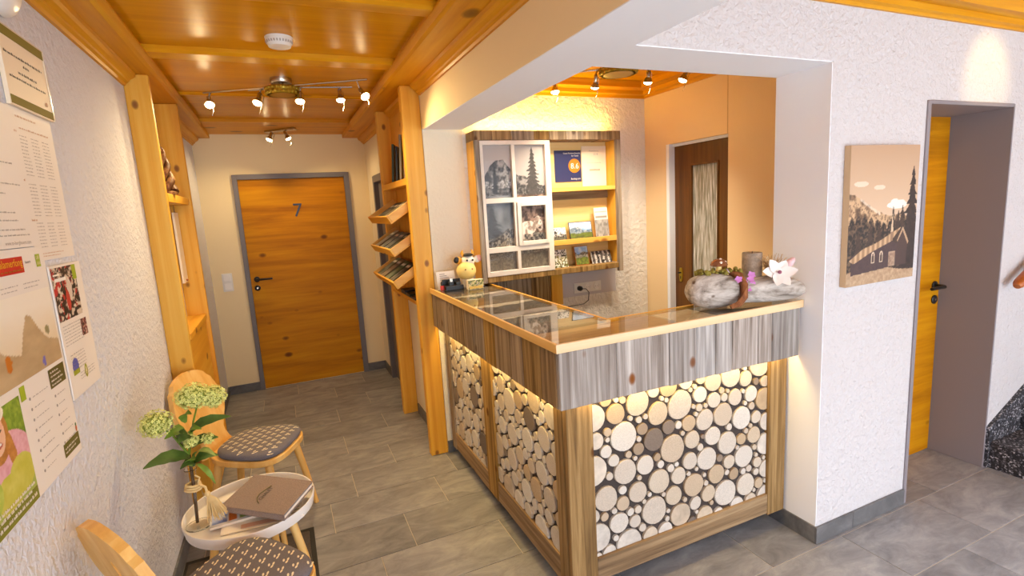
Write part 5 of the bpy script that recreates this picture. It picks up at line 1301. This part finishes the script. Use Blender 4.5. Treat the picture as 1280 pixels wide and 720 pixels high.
def petal_flower(o, c, nrm, r, n, mat, wd, cup=.25, nm='petal', seed=1):
    nrm = Vector(nrm).normalized(); a = nrm.cross(Vector((0, 0, 1))).normalized(); b = nrm.cross(a); rs = random.Random(seed); c = Vector(c)
    for k in range(n):
        an = 2 * math.pi * k / n + rs.uniform(-.15, .15); d = a * math.cos(an) + b * math.sin(an); s = nrm.cross(d); L = r * rs.uniform(.88, 1.1); vs = []
        K = 7
        for i in range(K):
            t = i / (K - 1); w = wd * r * (.03 + max(0, math.sin(math.pi * (.08 + .91 * t ** .9))) ** .8); q_ = c + d * L * t + nrm * (cup * L * (t ** 1.5) * (1 if k % 2 else .6))
            vs += [q_ + s * w + nrm * w * .2, q_ - nrm * w * .06, q_ - s * w + nrm * w * .2]
        fs = []
        for i in range(K - 1): e = 3 * i; fs += [(e, e + 1, e + 4, e + 3), (e + 1, e + 2, e + 5, e + 4)]
        MB().add(vs, fs).build(nm, mat, o, smooth=70, weld=False)
mg = plain('magnolia_petal', rgb(246, 236, 230), .6); pk = plain('orchid_pink', rgb(206, 130, 200), .6)
o = thing('magnolia', 'white magnolia flower with a pinkish bud stuck in the driftwood', 'flower', (1.955, 1.535, ZC + .14))
petal_flower(o, (1.955, 1.535, ZC + .142), (-.35, -.8, .35), .068, 6, mg, .34, .30)
MB().ball((1.950, 1.526, ZC + .147), .008, 10, 8).build('flower_centre', plain('magnolia_heart', rgb(150, 90, 110), .7), o, smooth=60)
MB().lathe([(.003, 0), (.014, .012), (.016, .024), (.009, .044), (0, .052)], (1.995, 1.53, ZC + .168), 12, (.6, -.1, .5)).build('bud', plain('bud_pink', rgb(236, 196, 202), .6), o, smooth=60)
MB().tube([(1.955, 1.545, ZC + .135), (1.96, 1.575, ZC + .11)], .004, 6).tube([(1.955, 1.545, ZC + .135), (1.98, 1.54, ZC + .155), (1.995, 1.53, ZC + .168)], .003, 6).build('stalk', M['stem'], o)
o.location.x -= .045
o = thing('pink_blossom_sprig', 'sprig of lilac-pink blossoms in front of the pillar candle', 'flower', (1.84, 1.56, ZC + .12))
for i, (dx, dy, dz) in enumerate([(0, 0, 0), (.03, -.004, .016), (.018, .0, -.026), (-.025, .01, .018), (.045, 0, -.012), (.05, .01, .03)]):
    petal_flower(o, (1.842 + dx, 1.545 + dy, ZC + .135 + dz), (-.3, -.8, .4), .017, 5, pk, .42, .3, 'blossom', i)
MB().tube([(1.842, 1.552, ZC + .13), (1.86, 1.57, ZC + .12), (1.885, 1.56, ZC + .15)], .002, 5).tube([(1.842, 1.552, ZC + .13), (1.85, 1.552, ZC + .105)], .002, 5).build('twig', M['stem'], o)
o.location.x -= .085; o.location.z -= .025; o.location.y += .03
o = thing('dried_grass_tuft', 'tuft of pale dried grass behind the magnolia', 'decoration', (1.98, 1.585, ZC + .10))
g = MB(); rs = random.Random(4)
for k in range(60):
    b0 = Vector((1.965 + rs.uniform(-.02, .02), 1.588 + rs.uniform(-.01, .01), ZC + .105)); e = b0 + Vector((rs.uniform(-.07, .07), rs.uniform(-.03, .04), rs.uniform(.06, .115)))
    m_ = b0.lerp(e, .5) + Vector((rs.uniform(-.02, .02), 0, .015)); g.tube([b0, m_, e], [.0014, .0012, .0008], 4)
tag(g.build('grass_blades', plain('dry_grass', rgb(196, 164, 126), .9), o), kind='stuff')

o.location.x -= .03
# ================================================================== LEAFLETS IN THE RACK
cols = [(38, 44, 52), (60, 90, 60), (120, 100, 76), (64, 80, 110), (150, 140, 120), (96, 60, 50), (40, 60, 44), (176, 160, 130), (56, 56, 60), (110, 124, 130)]
mats_ = [plain('leaflet_cover_%s' % n_, rgb(*c), .45) for n_, c in zip('slate green sand blue stone russet forest straw graphite mist'.split(), cols)]
def booklet_img(seed, c):
    p = Paint(14, 18, c); n = p.noise(4, 5, seed); p.put(p.Y < .6, c, (210, 200, 180), n * 1.2 - .3); p.put(p.rect(.1, .8, .75, .85), (236, 230, 220)); return p.a
nm_row = ['top tray', 'middle tray', 'bottom tray']; nm_col = ['nearest the front post', 'second from the front post', 'in the centre', 'second from the far post', 'nearest the far post']
k_ = 0
for r_, zt_ in enumerate((1.551, 1.343, 1.135)):
    t0 = Vector((.648, 3.316, zt_))
    for c_ in range(5):
        ci = (r_ * 3 + c_ * 2 + (r_ * c_) % 3) % 10
        w_ = .128; L_ = .20 if r_ else .215; hh = RND.uniform(.010, .028)
        b0 = t0 + uz * .0108 + ux * (.016) + Vector((0, .003 + c_ * .1405, 0))
        o = thing('leaflet_stack', 'stack of leaflets in the %s of the corridor rack, %s' % (nm_row[r_], nm_col[c_]), 'leaflets', b0, 0, 'leaflet stacks in the rack trays')
        MB().obox(b0, ux * L_, (0, w_, 0), uz * hh).build('leaflet_block', mats_[ci], o)
        picture('cover_print', booklet_img(k_, cols[ci]), b0 + uz * (hh + .0006) + ux * .002 + Vector((0, w_ - .002, 0)), Vector((0, -w_ + .004, 0)), ux * (L_ - .004), o); k_ += 1
for i, (y, x, h, lean, ci) in enumerate([(3.36, .765, .25, .015, 7), (3.47, .762, .29, .02, 4), (3.60, .765, .23, .015, 0), (3.72, .762, .26, .02, 6)]):
    nm = ['pale brochure standing on the rack shelf by the front post', 'stone-grey tall brochure on the rack shelf, second from the front post', 'dark slate folder on the rack shelf', 'forest-green brochure on the rack shelf farthest from the front post'][i]
    b0 = Vector((x, y, 1.8312))
    o = thing('brochure', nm, 'brochure', b0, 0, 'brochures on the rack shelf')
    e1 = Vector((.035, .10, 0)); e2 = Vector((lean, 0, h)); nn = Vector((.012, -.004, 0))
    MB().obox(b0, e1, nn, e2).build('brochure_block', mats_[ci], o)
    picture('cover_print', booklet_img(50 + i, cols[ci]), b0 + e1 + Vector((-.001, .0005, 0)), -e1, e2, o)
for i, y in enumerate((3.32, 3.47, 3.62)):
    o = thing('flyer_pile', ['dark flyer pile on the low rack shelf by the front post', 'middle flyer pile on the low rack shelf', 'flyer pile on the low rack shelf farthest from the front post'][i], 'leaflets', (.80, y + .06, 1.0455), 0, 'flyer piles on the low rack shelf')
    MB().box(.76, .848, y, y + .13, 1.0455, 1.0455 + .012 + .008 * i).build('flyer_block', mats_[[8, 6, 0][i]], o)
# ================================================================== NICHE: carved figure and hanging strip
o = thing('carved_figure', 'dark twisted wooden figure standing on the left niche shelf', 'figurine', (-.53, 3.42, 1.791))
cf_ = wood('dark_carving', rgb(50, 30, 16), rgb(104, 66, 34), rgb(196, 150, 96), 2, 30, 12, 0, .5, .8, .05)
g = MB(); 
for ph_ in (0, 2.1, 4.2):
    pa = []; ra = []
    for i in range(15):
        t = i / 14; a = ph_ + t * 7; rr = .030 * (1 - t) ** .7 + .004
        pa.append((-.535 + rr * math.cos(a), 3.42 + rr * math.sin(a), 1.806 + t * .24)); ra.append(.020 * (1 - t) ** .6 + .004)
    g.tube(pa, ra, 8)
g.build('twisted_body', cf_, o, smooth=60)
MB().lathe([(.05, 0), (.05, .012), (.035, .02)], (-.535, 3.42, 1.7905), 16).build('foot', cf_, o, smooth=40)
o = thing('hanging_strip', 'narrow white strip board hanging inside the left niche', 'board', (-.579, 3.835, 1.262))
MB().box(-.585, -.573, 3.765, 3.905, 1.262, 1.70).build('strip_board', M['paper_warm'], o)
MB().ball((-.569, 3.84, 1.276), .007, 8, 6).build('knob', M['rail'], o, smooth=60)
MB().tube([(-.58, 3.835, 1.70), (-.58, 3.835, 1.7449)], .002, 5).build('hanger', M['black'], o)
# ================================================================== HANDRAIL
o = thing('handrail', 'reddish-brown round wooden handrail on the wall right of the deep-set door', 'handrail', (3.9, YF, 1.1))
pts = [(3.532, 1.395, 1.042), (3.545, 1.395, 1.050)] + [(3.56 + .3 * k, 1.395, 1.060 + .143 * k) for k in range(5)]
MB().tube(pts, [.016, .024, .027, .027, .027, .027, .027], 14).build('rail_pole', M['rail'], o, smooth=50)
MB().tube([(3.75, 1.395, 1.128), (3.75, 1.42, 1.10), (3.75, YF - .001, 1.10)], .006, 8).build('bracket', M['black'], o)
